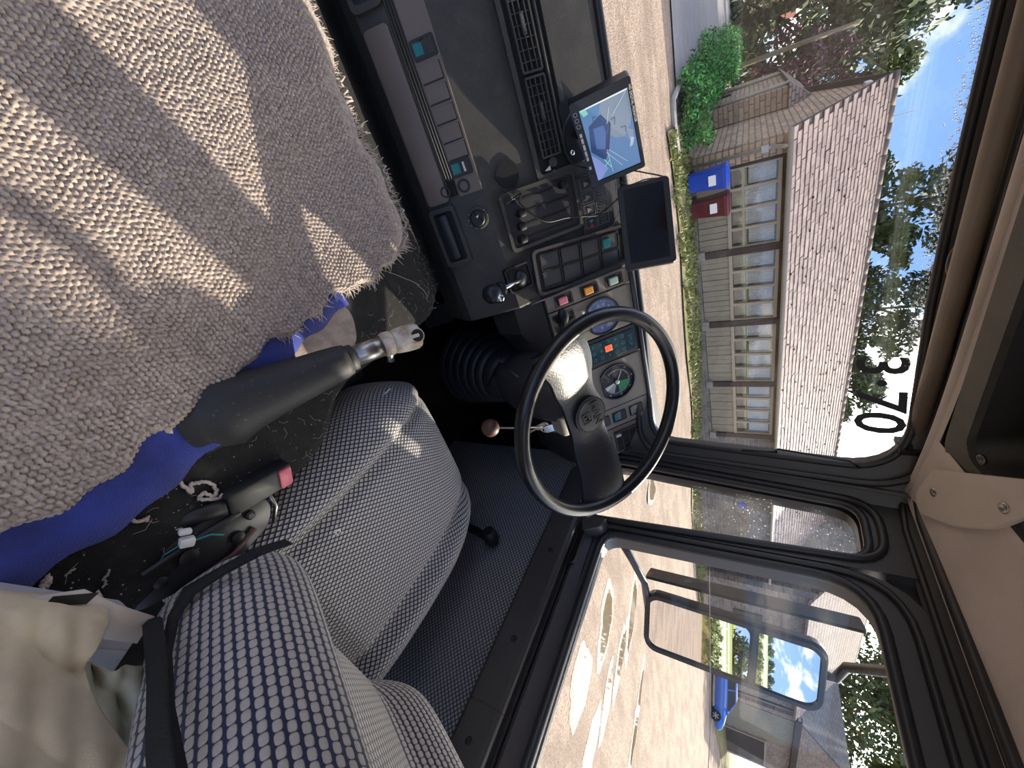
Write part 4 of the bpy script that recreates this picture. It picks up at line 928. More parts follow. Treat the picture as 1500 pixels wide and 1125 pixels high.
# long demister vents
b = MB(); b.ring(SLP, rrect(.52,.105,.012,3,-.190,.180), rrect(.49,.083,.006,3,-.190,.180), -.003, .006); b.build('vent_surround', 'dash', da, 40)
b = MB(); b.poly(SLP, rrect(.49,.083,.006,3,-.190,.180), .0015); b.build('vent_back', 'recess', da)
def vent(F_, u0, u1, v0, v1, rows, cols, name='vent', top=.008, tw=.0024):
    b = MB()
    b.ring(F_, rrect(u1-u0,v1-v0,.004,2,(u0+u1)/2,(v0+v1)/2), rrect(u1-u0-.008,v1-v0-.008,.002,2,(u0+u1)/2,(v0+v1)/2), 0, top); g_ = b.build(name, 'dash', da)
    b = MB(); b.poly(F_, rrect(u1-u0-.006,v1-v0-.006,.002,2,(u0+u1)/2,(v0+v1)/2), .0022); b.build('vent_hole', 'recess', g_)
    for i in range(1, rows):
        v = v0+(v1-v0)*i/rows; b = MB(); b.box(F_, u0+.003, u1-.003, v-tw/2, v+tw/2, .002, top-.001); b.build('slat', 'dash', g_)
    for i in range(1, cols):
        u = u0+(u1-u0)*i/cols; b = MB(); b.box(F_, u-tw*.4, u+tw*.4, v0+.003, v1-.003, .003, top-.002); b.build('slat', 'dash', g_)
    return g_
vent(SLP, -.43, -.127, .150, .198, 4, 16); vent(SLP, -.122, .027, .150, .198, 4, 9)
b = MB(); b.tube([SLP.p(-.43,.208,.005), SLP.p(.03,.208,.005)], .003, 6); b.build('vent_bar', 'dash', da, True)
for u in (-.205, -.060):
    b = MB(); b.soft(SLP.at(u,.174), rrect(.036,.009,.002,2), .004, .0095, .001); b.build('vent_tab', 'dark_panel', da)
    text_poly('DEFROST' if u < -.1 else 'DEFROST', .0062, SLP.at(u,.174,.0098), ['print_grey'], 'vent_tab_print', da)
b = MB(); b.lathe(SLP.at(.038,.174,.002), [(.010,-.002),(.010,.004),(.006,.006)], 16); b.build('vent_wheel', 'dark_panel', da, 40)
b = MB(); b.poly(SLP.at(.046,.152,.0065), [(-.004,.012),(.004,-.004),(.006,.012)]); b.build('vent_mark', 'white_plastic', da)
b = MB(); b.lathe(SLP.at(.056,.172,.003), [(.004,-.001),(.004,.003),(.002,.004)], 12); b.build('vent_screw', 'steel_dark', da)
# heater controls
hp = SLP.at(.128,.121,.0,-.02)
b = MB(); b.ring(hp, rrect(.128,.196,.010,3), rrect(.112,.180,.007,3), -.004, .007); he = b.build('heater_panel', 'dash', da, 40)
b = MB(); b.poly(hp, rrect(.112,.180,.007,3), .0015); b.build('heater_face', 'dark_panel', he)
for i, u in enumerate((-.041,-.014,.013,.040)):
    b = MB(); b.box(hp, u-.0022, u+.0022, -.07, .075, .001, .0022); b.build('slot', 'recess', he)
    v = (.062, -.055, -.062, -.068)[i]; b = MB(); b.soft(hp.at(u, v), rrect(.017,.020,.005,3), .002, .020, .005); b.build('slider_knob', 'black', he, 40)
b = MB()
for dx, dy in ((-.05,-.065),(-.046,-.065),(-.05,-.06),(-.046,-.06)): b.poly(hp.at(dx,dy,.0025), circ(.0012,6))
b.build('slider_dots', 'print_white', he)
b = MB(); b.soft(SLP.at(.155,.266,.0,-.05), rrect(.135,.092,.006,3), -.002, .004, .002); ip = b.build('symbol_panel', 'dark_panel', da)
q = SLP.at(.155,.262,.0046,-.05)
for i in range(4):
    for j in range(2):
        u, v = -.048+i*.029, -.019+j*.036
        b = MB(); b.ring(q, rrect(.025,.032,.002,2,u,v), rrect(.0238,.0308,.002,2,u,v), -.0005, .0003); b.build('symbol_cell', 'print_grey', ip)
b = MB()
for i in range(4):
    for j in range(2):
        u, v = -.048+i*.029, -.019+j*.036
        if (i, j) == (3, 0):
            continue
        if j == 1:
            for k in range(3): b.tube([q.p(u-.007+k*.007, v-.008, .0006), q.p(u-.005+k*.007, v, .0006), q.p(u-.007+k*.007, v+.008, .0006)], .0006, 4)
        else: b.add([q.p(u-.006,v-.006,.0006), q.p(u+.006,v-.006,.0006), q.p(u,v+.007,.0006)], [(0,1,2)])
o = b.build('symbols', 'print_grey', ip); o['kind'] = 'stuff'
b = MB(); b.add([q.p(.033,-.025,.0006), q.p(.041,-.019,.0006), q.p(.033,-.012,.0006)], [(0,1,2)]); b.build('cold_mark', 'print_blue', ip)
b = MB(); b.add([q.p(.050,-.025,.0006), q.p(.042,-.019,.0006), q.p(.050,-.012,.0006)], [(0,1,2)]); b.build('hot_mark', 'print_red', ip)
# block of eight switch places
sb = SLP.at(.268,.193,.0,-.10)
b = MB(); b.ring(sb, rrect(.112,.272,.014,4), rrect(.098,.256,.010,4), -.004, .012); sk = b.build('switch_block', 'dark_panel', da, 40)
b = MB(); b.soft(sb, rrect(.098,.256,.010,4), -.002, .004, .002); b.build('block_face', 'dark_panel', sk)
for i in range(2):
    for j in range(4):
        u, v = -.021+i*.042, -.088+j*.058
        b = MB(); b.soft(sb.at(u,v), rrect(.036,.050,.003,2), .003, .0065, .001); b.build('blank_key', 'pillar', sk)
        b = MB(); b.ring(sb.at(u,v), rrect(.040,.054,.003,2), rrect(.037,.051,.003,2), .002, .009); b.build('key_frame', 'dark_panel', sk)
b = MB(); b.soft(sb.at(-.021,.076), rrect(.022,.022,.003,2), .006, .0085, .001); b.build('teal_lens', 'teal', sk)
b = MB(); b.tube([SLP.p(.322,.03,.004), SLP.p(.330,.18,.006), SLP.p(.338,.33,.010)], .0022, 6); b.build('edge_trim', 'steel', da, True)
b = MB(); b.tube([SLP.p(.072,.330,.004), SLP.p(.195,.322,.006), SLP.p(.222,.300,.005), SLP.p(.222,.285,.004)], .0016, 6); b.build('edge_trim', 'steel', da, True)
# driver's dial panel
b = MB(); b.box(BIN, .322, .362, .0, .232, -.004, .004); b.build('lamp_strip', 'brown_panel', da, bevel=.002)
b = MB(); b.box(BIN, .366, .478, .0, .232, -.004, .005); b.build('speedo_panel', 'brown_panel', da, bevel=.002)
b = MB(); b.box(BIN, .482, .566, .0, .232, -.004, .004); b.build('warning_surround', 'dark_panel', da, bevel=.002)
b = MB(); b.box(BIN, .570, .722, .0, .232, -.004, .005); b.build('gauge_panel', 'brown_panel', da, bevel=.002)
b = MB(); b.box(BIN, .725, .795, .0, .232, -.004, .005); b.build('key_panel', 'brown_panel', da, bevel=.002)
b = MB(); b.box(BIN, .800, .905, .0, .232, -.004, .004); b.build('vent_panel', 'fascia', da, bevel=.003)
b = MB(); b.tube([BIN.p(.325,.238,.006), BIN.p(.60,.238,.006), BIN.p(.80,.238,.004), BIN.p(.90,.236,.0)], .0075, 8); b.build('panel_lip', 'steel_dark', da, True)
for v, mt, lab in ((.048,'pink_lens','pink lamp switch'), (.120,'orange','orange lamp switch'), (.190,'pale_green','pale green lamp switch')):
    q = BIN.at(.342, v, .004)
    b = MB(); b.ring(q, rrect(.030,.050,.003,2), rrect(.022,.040,.002,2), -.004, .002); s = b.build('lamp_switch', 'dark_panel', da, label=lab)
    b = MB(); b.poly(q, rrect(.022,.040,.002,2), .0006); b.build('lamp_recess', 'recess', s)
    b = MB(); b.box(q, -.009, .009, -.016, .008, .0005, .009); b.build('lamp_lens', mt, s, bevel=.002)
# speedometer: big round dial cut flat at the foot
def dial(cu, cv, r, face, ring_m, name, cut=-.62):
    q = BIN.at(cu, cv, .005); P = [(r*math.cos(a), max(r*math.sin(a), r*cut)) for a in [2*math.pi*k/48 for k in range(48)]]; Q = [(x*.93, y*.93) for x, y in P]
    b = MB(); b.ring(q, P, Q, -.002, .0065); g_ = b.build(name, ring_m, da, 40)
    b = MB(); b.poly(q, Q, .0016); b.build('dial_face', face, g_); return q.at(0,0,.002), g_
q, g_ = dial(.424,.138,.0525,'dial_blue','dial','speedometer', -.72)
b = MB()
for k in range(33):
    a = R_(225-k*270/32); r0 = .0385 if k % 4 == 0 else .0405
    if .043*math.sin(a) > -.034: b.box(q.at(0,0,.0005,a), r0, .0435, -.0005, .0005, 0, .0003)
b.build('dial_ticks', 'print_white', g_)
for k, s_ in enumerate(('10','20','30','40','50','60','70','80')):
    a = R_(190-k*200/7); text_poly(s_, .008, q.at(.0325*math.cos(a), .0325*math.sin(a), .0006), ['print_white'], 'dial_figure', g_)
b = MB(); b.box(q.at(0,0,.002,R_(118)), -.008, .035, -.0011, .0011, 0, .001); b.lathe(q, [(.006,0),(.006,.004),(.004,.005)], 14); b.build('needle', 'black', g_)
b = MB(); b.poly(q, [(.006,.012),(.034,.012),(.034,.026),(.010,.026)], .0008); b.build('trip_window', 'dial_grey', g_)
# rev gauge with green and white sectors
q, g_ = dial(.637,.143,.0585,'dial','dial','rev_counter', -.80)
b = MB()
for k in range(45):
    a = R_(215-k*268/44); r0 = .0345 if k % 5 == 0 else .037
    b.box(q.at(0,0,.0012,a), r0, .0405, -.0005, .0005, 0, .0003)
b.build('dial_ticks', 'print_white', g_)
def sector(a0, a1, r0, r1, mt, nm):
    b = MB(); n = 14; A = [R_(a0+(a1-a0)*k/n) for k in range(n+1)]
    b.add([q.p(r0*math.cos(a), r0*math.sin(a), .0008) for a in A]+[q.p(r1*math.cos(a), r1*math.sin(a), .0008) for a in A], [(i, n+1+i, n+2+i, i+1) for i in range(n)]); b.build(nm, mt, g_)
sector(85, 5, .010, .0375, 'dial_green', 'green_sector'); sector(-22, -58, .010, .0375, 'dial_grey', 'grey_sector'); sector(-58, -80, .010, .040, 'dial_white', 'white_sector')
for s_, a in (('5',140), ('10',98), ('15',52), ('20',8), ('25',-36), ('30',-70)):
    text_poly(s_, .008, q.at(.0475*math.cos(R_(a)), .0475*math.sin(R_(a)), .001), ['print_white'], 'dial_figure', g_)
b = MB(); b.box(q.at(0,0,.002,R_(150)), -.006, .036, -.0012, .0012, 0, .001); b.lathe(q, [(.007,0),(.007,.004),(.005,.005)], 14); b.build('needle', 'lamp_grey', g_)
text_poly('min', .006, q.at(-.012,-.026,.001), ['print_grey'], 'dial_print', g_)
# warning lamps
wq = BIN.at(.524,.118,.0045)
b = MB(); b.soft(wq, rrect(.062,.205,.004,2), -.002, .002, .001); wp_ = b.build('warning_panel', 'warn_panel', da)
text_poly('STOP', .0145, wq.at(.0,.088,.0024), ['warn_mark'], 'stop_print', wp_)
rnd = random.Random(4)
for i in range(3):
    for j in range(8):
        u, v = -.020+i*.020, .066-j*.0225
        if (i, j) == (1, 2): continue
        b = MB(); k = rnd.randint(0, 3); f_ = wq.at(u, v, .0022)
        if k == 0: b.ring(f_, circ(.005,10), circ(.0038,10), 0, .0002)
        elif k == 1: b.ring(f_, rrect(.010,.008,.001,1), rrect(.0078,.0058,.001,1), 0, .0002)
        elif k == 2: b.box(f_, -.005, .005, -.0007, .0007, 0, .0002); b.box(f_, -.0007, .0007, -.004, .004, 0, .0002)
        else: b.ring(f_, circ(.005,3,a0=1.57), circ(.0033,3,a0=1.57), 0, .0002)
        b.build('warning_symbol', 'warn_mark', wp_)
b = MB(); b.soft(wq.at(-.001,.021), rrect(.018,.021,.002,2), .001, .0035, .001); s = b.build('red_lamp', 'amber_lit', wp_, label='glowing red warning lamp')
b = MB(); b.ring(wq.at(-.001,.021,.0038), circ(.006,14), circ(.0042,14), 0, .0003); b.build('lamp_symbol', 'print_red', s)
# three keys right of the rev counter
for k, v in enumerate((.075, .130, .187)):
    s = rocker(BIN, .760, v, 'teal', w=.030, h=.038, lens=(k == 1))
# air vents at the pillar end
vent(BIN.at(0,0,.004), .815, .895, .100, .222, 5, 3, top=.006, tw=.0022)
b = MB(); b.box(BIN.at(.815+.012,.112,.008), -.004, .004, -.008, .008, 0, .006); b.build('vent_thumbwheel', 'white_plastic', da)
vent(BIN.at(0,0,.004), .822, .882, .030, .090, 5, 3, top=.006, tw=.0022)
# rotary lamp switch low on the speedo panel, little pegs
q = BIN.at(.398,.036,.005)
b = MB(); b.ring(q, rrect(.050,.062,.004,2), rrect(.044,.056,.004,2), -.002, .002); s = b.build('rotary_switch', 'dark_panel', da)
b = MB(); b.poly(q, rrect(.044,.056,.004,2), .0006); b.build('rotary_recess', 'black', s)
b = MB(); b.lathe(q, [(.017,0),(.016,.012),(.013,.013)], 22); b.box(q.at(0,0,0,.35), -.0065, .0065, -.021, .021, .010, .028); b.build('rotary_grip', 'black', s, bevel=.0015)
for u, v in ((.445,.030), (.392,.088)):
    b = MB(); b.lathe(BIN.at(u, v, .005), [(.004,0),(.004,.007),(.0025,.009)], 10); b.build('reset_peg', 'white_plastic', da, 40)
b = MB(); b.soft(BIN.at(.452,.022,.005), rrect(.045,.040,.003,2), -.002, .003, .001); b.build('blank_key', 'pillar', da)
# ================================================================== hand control valve
hv = thing('brake_lever', 'dark parking brake lever with worn bright knob beside the dials', 'lever', (.25,.80,-.47))
q = SLP.at(.247,.018,.004)
b = MB(); b.ring(q, rrect(.062,.066,.008,3), rrect(.052,.056,.006,3), -.012, .004); b.build('housing', 'black', hv, 40)
b = MB(); b.poly(q, rrect(.052,.056,.006,3), -.006); b.sphere(q.p(.004,.004,-.002), .020, 8, (1.1,1,.7)); b.build('gaiter', 'rubber', hv, True)
tip = Vector((.2445,.722,-.497)); r0_ = q.p(.002,.0,.008)
b = MB(); b.tube([r0_, r0_.lerp(tip,.5)+Vector((0,0,.004)), tip], [.0055,.005,.0045], 8); b.build('stem', 'chrome', hv, True)
ax_ = (tip-r0_).normalized(); q = Fr(tip, ax_.orthogonal(), ax_.cross(ax_.orthogonal()), ax_)
b = MB(); b.lathe(q, [(.008,-.030),(.016,-.028),(.018,-.022),(.016,-.016),(.011,-.013)], 18); b.build('collar', 'black', hv, True)
b = MB(); b.lathe(q, [(.010,-.014),(.017,-.010),(.021,.0),(.022,.010),(.019,.020),(.012,.026),(.004,.028)], 20); b.build('knob', 'rubber', hv, True)
b = MB(); b.sphere(tip+Vector((.012,-.006,.012)), .012, 8, (1,.9,1.15)); b.build('worn_cap', 'chrome', hv, True)
# ================================================================== STEERING
WC = Vector((.517,.632,-.261)); WN = Vector((-.052,-.486,.872)).normalized()
WA = Vector((1,0,0)); WA = (WA-WN*WA.dot(WN)).normalized(); WBv = WN.cross(WA)
WF = Fr(WC, WA, WBv, WN)
sw = thing('steering_wheel', 'big black two spoke steering wheel with lion and lettering on the hub', 'steering wheel', tuple(WC))
sw['label'] = 'big black two spoke steering wheel with lettered hub in front of the dials'
b = MB(); n = 96; P = []
for i in range(n):
    a = 2*math.pi*i/n; c_ = WF.p(.2155*math.cos(a), .2155*math.sin(a)); er = WF.ex*math.cos(a)+WF.ey*math.sin(a)
    P.append([c_+er*(.0148*math.cos(t_)*(1+.03*math.cos(2*t_)))+WN*(.0165*math.sin(t_)) for t_ in [2*math.pi*k/16 for k in range(16)]])
b.grid(P, True, True); b.build('rim', 'rim', sw, True)
# spokes as one dished band that droops to both sides; hub lies below the rim plane
def sdepth(x): return -.052+.050*sstep(.05, .205, abs(x))
def supper(x): return .036-.010*sstep(.0,.05,abs(x))-.026*sstep(.10,.21,abs(x))
def slower(x): return -.066-.018*sstep(.03,.12,abs(x))-.040*sstep(.10,.20,abs(x))
for sgn in (-1, 1):
    P = []
    for i in range(25):
        x = sgn*(.0+.206*i/24); u0, u1 = slower(x), supper(x)
        th_ = .010; d0 = sdepth(x); row = []
        for k in range(9):
            t_ = k/8; e = 1-(2*t_-1)**4; row.append(WF.p(x, u0+(u1-u0)*t_, d0+th_*.75*e))
        for k in range(8, -1, -1):
            t_ = k/8; row.append(WF.p(x, u0+(u1-u0)*t_, d0-th_))
        P.append(row)
    b = MB(); b.grid(P, cv=True); b.build('spoke', 'spoke', sw, 50)
hq = WF.at(.004,-.012,-.046)
b = MB(); b.ring(hq, circ(.043,36), circ(.0395,36), 0, .0075); hb_ = b.build('hub_ring', 'black', sw, 40)
b = MB(); b.lathe(hq, [(.0395,-.004),(.0395,.007),(.037,.0095),(.025,.0105)], 36); ho = b.build('hub_cap', 'emblem', sw, 40)
text_poly('MAN', .027, hq.at(0,.013,.0108), ['black'], 'hub_lettering', ho, depth=.0008, bold=.0006)
b = MB(); f_ = hq.at(-.001,-.014,.0105); b.ring(f_, rrect(.026,.022,.002,2), rrect(.0225,.0185,.0015,2), 0, .001)
b.tube([f_.p(-.009,-.004,.0008), f_.p(-.004,.003,.0008), f_.p(.002,.004,.0008), f_.p(.007,.002,.0008), f_.p(.009,.006,.0008)], .0011, 5); b.tube([f_.p(-.004,.003,.0008), f_.p(-.005,-.007,.0008)], .001, 5); b.tube([f_.p(.004,.003,.0008), f_.p(.005,-.006,.0008)], .001, 5); b.build('hub_emblem', 'black', ho)
col_ = thing('steering_column', 'black steering column cover with rubber gaiter under the wheel', 'steering column', tuple(WC-WN*.5))
ax = Fr(WC, WA, WBv, WN)
b = MB(); b.lathe(ax, [(.030,-.062),(.036,-.09),(.046,-.11),(.05,-.15),(.058,-.24),(.062,-.30)], 28); b.build('upper_shroud', 'dark_panel', col_, 40)
P = []
for s_, w_, h_ in ((-.10,.055,.05), (-.13,.085,.07), (-.20,.10,.085), (-.30,.105,.09), (-.36,.09,.085)):
    P.append([ax.p(x-.012, y-.005, s_) for x, y in rrect(2*w_*.62, 2*h_*.72, .02, 4)])
b = MB(); b.grid(P, cv=True); b.add(P[0], [tuple(range(len(P[0])))]); b.build('lower_shroud', 'dark_panel', col_, 40)
prof = []
for i in range(7):
    s_ = -.40-.032*i; r = .072+.010*i; prof += [(r, s_), (r+.012, s_-.012), (r+.012, s_-.02), (r+.002, s_-.030)]
b = MB(); b.lathe(ax, [(.05,-.36)]+prof, 28); b.build('gaiter', 'rubber', col_, True)
b = MB(); b.tube([ax.p(-.06,.03,-.16), ax.p(-.13,.045,-.15), ax.p(-.19,.05,-.13)], [.008,.007,.006], 8); b.sphere(ax.p(-.195,.052,-.128), .012, 8, (1.6,1,1)); b.build('stalk', 'black', col_, True)
b = MB(); b.tube([ax.p(-.085,-.07,-.20), ax.p(-.10,-.06,-.30), ax.p(-.02,-.085,-.38)], .0035, 6); b.build('cover_edge', 'rubber', col_, True)
b = MB(); b.lathe(Fr(Vector((.60,.70,-.425)), (0,0,1), (-.6,.8,0), (.55,-.75,-.25)), [(.016,-.03),(.016,.012),(.014,.016),(.010,.016)], 20); b.build('ignition_lock', 'steel_dark', col_, 40)
b = MB(); b.soft(ax.at(.045,-.02,-.125), rrect(.07,.06,.012,3), -.03, .01, .006); b.build('switch_pod', 'brown_panel', col_, 40)
# keys and fob
ks = thing('key_ring', 'bunch of keys in the ignition with a brown ball hanging from it', 'keys', (.585,.655,-.43))
K0 = Vector((.588,.660,-.427))
b = MB(); q = Fr(K0, (0,-.6,-1), (1,.2,-.1)); b.soft(q, rrect(.030,.026,.008,4), -.0015, .0015, .0006); b.soft(q.at(-.022,0), rrect(.022,.010,.001,2), -.001, .001, .0004); b.build('key', 'chrome', ks)
b = MB(); q = Fr(K0+Vector((-.004,.002,-.022)), (.3,-.5,-1), (1,.5,.1)); b.soft(q, rrect(.032,.024,.009,4), -.0012, .0012, .0005); b.soft(q.at(.03,0), rrect(.034,.007,.001,2), -.001, .001, .0004); b.build('key', 'steel', ks)
b = MB(); b.tube([K0+Vector((.010*math.cos(a)+.002, .006*math.sin(a), -.008+.013*math.sin(a))) for a in [k*.524 for k in range(12)]], .0012, 5, closed=True); b.build('ring', 'chrome', ks, True)
BB = Vector((.535,.588,-.545)); b = MB(); b.tube([K0+Vector((-.004,0,-.02)), K0.lerp(BB,.5)+Vector((0,0,-.006)), BB], .0022, 6); b.build('cord', 'fringe', ks, True)
b = MB(); b.sphere(BB, .0225, 14); b.build('ball', 'wood_ball', ks, True)

# ================================================================== SCREENS ON THE DASH
def panel_frame(c):
    c = [Vector(q) for q in c]; o = sum(c, Vector())/4; ex = ((c[1]-c[0])+(c[2]-c[3])).normalized(); ey = ((c[3]-c[0])+(c[2]-c[1])); ey = (ey-ex*ey.dot(ex)).normalized()
    return Fr(o, ex, ey)
mq = panel_frame([(-.0457,.9031,-.3052), (.1183,.9851,-.3131), (.1015,1.0152,-.2030), (-.0625,.9332,-.1951)])
mo = thing('reversing_monitor', 'small monitor on the dash showing a bluish camera picture', 'monitor', tuple(mq.p(0,-.07,-.02)))
W_, H_ = .188, .120
b = MB(); b.soft(mq, rrect(W_,H_,.006,4), -.022, .0, .003); b.build('case', 'bezel', mo, 40)
b = MB(); b.ring(mq, rrect(W_,H_,.006,4), rrect(.158,.098,.002,4,.004,.004), -.001, .0035); b.build('bezel', 'bezel', mo, 40)
for nm, cc in (('scr_base',(.10,.21,.40)), ('scr_dark',(.03,.06,.17)), ('scr_grey',(.21,.26,.34)), ('scr_light',(.40,.47,.60)), ('scr_violet',(.24,.29,.62)), ('scr_white',(.72,.78,.76)), ('scr_green',(.25,.60,.50)), ('scr_deep',(.03,.04,.10)), ('scr_blue2',(.07,.15,.36))):
    mat(nm, tuple(x*.25 for x in cc), .12, emit=cc, es=.35)
sq = mq.at(.004,.004,.0005); b = MB(); b.poly(sq, [(-.078,-.048),(.078,-.048),(.078,.048),(-.078,.048)]); sc = b.build('screen', 'scr_base', mo, label='lit screen')
def sp(mt, pts, w_, nm='screen_shape'):
    b = MB(); b.poly(sq, [(x/100, y/100) for x, y in pts], w_*.0001); b.build(nm, mt, sc)
sp('scr_grey', [(-7.8,4.8),(-7.8,-.5),(-5,-1.5),(-2.2,-1.2),(.2,.8),(.8,2.6),(-1.2,4.2),(-3,4.8)], 1); sp('scr_dark', [(-5.5,-1.0),(-3.3,.2),(-1.4,-.5),(2.5,-1.2),(4.0,-2.2),(1.0,-4.6),(-4.2,-3.8)], 2)
sp('scr_blue2', [(-3.2,-1.0),(-1.6,-.8),(1.6,-1.7),(.8,-3.4),(-3.4,-3.0)], 3); sp('scr_violet', [(1.6,-4.8),(7.8,-4.8),(7.8,-4.2),(6.0,-2.0),(3.4,-3.4)], 4); sp('scr_deep', [(-3.6,.3),(-2.9,.5),(2.0,-.9),(2.0,-1.6)], 5)
sp('scr_grey', [(-.9,3.2),(1.8,3.4),(2.4,4.2),(.2,4.5)], 6); sp('scr_light', [(1.4,3.8),(3.4,3.2),(3.2,3.9),(1.8,4.4)], 7)
for a, c in (((-7.4,4.4),(-4.2,1.0)), ((-6.0,.8),(-3.2,-.2)), ((2.0,-1.0),(6.2,2.2)), ((2.4,-1.6),(6.6,1.0)), ((1.8,-1.4),(7.2,-1.2))):
    d_ = Vector((c[0]-a[0], c[1]-a[1])).normalized()*.06; sp('scr_light', [(a[0]-d_.y, a[1]+d_.x), (c[0]-d_.y, c[1]+d_.x), (c[0]+d_.y, c[1]-d_.x), (a[0]+d_.y, a[1]-d_.x)], 8, 'screen_line')
sp('scr_white', [(-7.8,4.8),(-7.8,-4.6),(-7.55,-4.6),(-7.5,4.6)], 9); sp('scr_green', [(-7.8,-4.8),(-7.8,-3.6),(-6.6,-3.2),(-6.4,-4.2)], 9)
for a, c in (((3.6,-2.4),(6.0,-1.3)), ((4.2,-1.2),(5.2,-2.6))):
    d_ = Vector((c[0]-a[0], c[1]-a[1])).normalized()*.09; sp('scr_green', [(a[0]-d_.y, a[1]+d_.x), (c[0]-d_.y, c[1]+d_.x), (c[0]+d_.y, c[1]-d_.x), (a[0]+d_.y, a[1]-d_.x)], 10, 'screen_line')
for a, c, e in (((-5.4,-1.8),(-5.6,-2.6),(-4.2,-2.7)), ((-3.6,.6),(-3.8,1.5),(-2.4,1.2)), ((-1.3,2.2),(-1.2,3.2),(.0,3.0))):
    for p_, q_ in ((a, c), (c, e)):
        d_ = Vector((q_[0]-p_[0], q_[1]-p_[1])).normalized()*.07; sp('scr_dark', [(p_[0]-d_.y, p_[1]+d_.x), (q_[0]-d_.y, q_[1]+d_.x), (q_[0]+d_.y, q_[1]-d_.x), (p_[0]+d_.y, p_[1]-d_.x)], 11, 'screen_line')
text_poly('HD DIGITAL MONITOR', .0068, mq.at(-.079,.0562,.0038), ['print_white'], 'brand_print', mo, align='LEFT')
for k, x in enumerate((-.072, -.060, -.048)):
    b = MB(); b.ring(mq.at(x,-.0525,.0036), circ(.0045,12), circ(.0032,12), 0, .0006); b.build('indicator', 'lamp_grey', mo)
for k, (x, w_) in enumerate(((-.030,.008), (-.018,.011), (-.004,.012), (.010,.012), (.022,.009), (.044,.007), (.064,.012))):
    b = MB(); b.soft(mq.at(x,-.0530,.0035), rrect(w_,.005,.001,2), 0, .002, .0006); b.build('button', 'white_plastic' if k < 6 else 'dark_panel', mo)
b = MB(); b.tube([mq.p(0,-.02,-.022), mq.p(0,-.03,-.05), SLP.p(.0,.245,.012)], [.014,.012,.014], 10); b.build('stand', 'black', mo, True)
b = MB(); b.prism(SLP.at(-.004,.240,.0), rrect(.125,.060,.014,4), 0, .008, inset=.003); fo = b.build('foot', 'black', mo, 40)
for u, v in ((-.044,.246), (.034,.224)):
    b = MB(); b.lathe(SLP.at(u, v, .008), [(.0065,-.002),(.0065,.001),(.005,.0035),(.002,.0045)], 14); b.build('bolt', 'chrome', fo, True)
# tablet
tq = panel_frame([(.1344,1.006,-.2645), (.3045,.9247,-.2518), (.3111,.9495,-.1461), (.141,1.0307,-.1588)])
tb = thing('tablet', 'dark switched off tablet standing beside the monitor', 'tablet', tuple(tq.p(0,-.066,-.01)))
b = MB(); b.soft(tq, rrect(.194,.114,.010,5), -.011, 0, .003); b.build('case', 'bezel', tb, 40)
b = MB(); b.poly(tq, rrect(.168,.088,.003,3,-.002,0), .0005); b.build('screen', 'tablet_glass', tb)
b = MB(); b.ring(tq, rrect(.190,.110,.009,4), rrect(.168,.088,.003,4,-.002,0), -.001, .001); b.build('bezel', 'black', tb)
b = MB(); b.prism(Fr(tq.p(.0,-.052,-.02), tq.ex, tq.ez), rrect(.12,.05,.008,3,0,-.03), -.014, -.004); b.tube([tq.p(0,-.03,-.011), tq.p(0,-.06,-.03)], .01, 8); b.build('stand', 'black', tb)
# cables
def cable(pts, r, lab, mt='black', name='cable', sub=4):
    pts = [Vector(p) for p in pts]; Q = []
    for i in range(len(pts)-1):
        p0, p1, p2, p3 = pts[max(0, i-1)], pts[i], pts[i+1], pts[min(len(pts)-1, i+2)]
        for k in range(sub):
            t_ = k/sub; Q.append(.5*((2*p1)+(-p0+p2)*t_+(2*p0-5*p1+4*p2-p3)*t_*t_+(-p0+3*p1-3*p2+p3)*t_**3))
    Q.append(pts[-1]); b = MB(); b.tube(Q, r, 6)
    return tag(b.build(name, mt, smooth=True, org=tuple(pts[0])), lab, 'cable')
cable([SLP.p(.083,.035,.012), SLP.p(.074,.075,.014), SLP.p(.090,.065,.018), SLP.p(.128,.090,.022), SLP.p(.150,.120,.022), SLP.p(.158,.170,.016), SLP.p(.170,.215,.012), SLP.p(.180,.26,.014), SLP.p(.165,.31,.018), tq.p(-.09,-.04,-.012)], .0020, 'thin black lead looping over the heater sliders to the tablet')
cable([SLP.p(-.05,.25,.012), SLP.p(-.02,.21,.02), SLP.p(.02,.200,.02), SLP.p(.055,.215,.015), SLP.p(.075,.25,.02), mq.p(.06,-.05,-.024)], .0022, 'black lead curling under the monitor foot')
cable([mq.p(.085,.03,-.024), mq.p(.10,.02,-.03), tq.p(-.10,.05,-.02), tq.p(-.105,.01,-.02), tq.p(-.10,-.03,-.015), tq.p(-.115,-.05,-.02)], .0016, 'thin lead hanging between the monitor and the tablet')
# ================================================================== WING MIRROR
mp = Vector((1.345,.625,-.105)); nrm = Vector((-.475,-.872,.015)).normalized()
mup = Vector((.10,.06,1)); mup = (mup-nrm*mup.dot(nrm)).normalized(); MF = Fr(mp, mup.cross(nrm), mup, nrm)
class SFr(Fr):
    def p(s, u, v, w=0.): return s.o+s.ex*(u*.82)+s.ey*(v*.82)+s.ez*(w*.82)
MF = SFr(mp, MF.ex, MF.ey, MF.ez)
wm = thing('door_mirror', 'large black wing mirror with main and wide angle glass outside the door', 'mirror', tuple(MF.p(0,-.25,0)))
b = MB(); P = []
po3 = rrect(.225,.545,.045,5,0,.055)
for w_, i in ((.0,.0), (-.004,-.006), (-.03,-.004), (-.055,.02), (-.065,.05)):
    P.append([MF.p(x*(1-i/.112), (y-.055)*(1-i/.27)+.055, w_) for x, y in po3])
b.grid(P, cv=True); b.add(P[-1], [tuple(range(len(po3)))]); b.add(P[0], [tuple(range(len(po3)))]); b.build('housing', 'mirror_black', wm, 40)
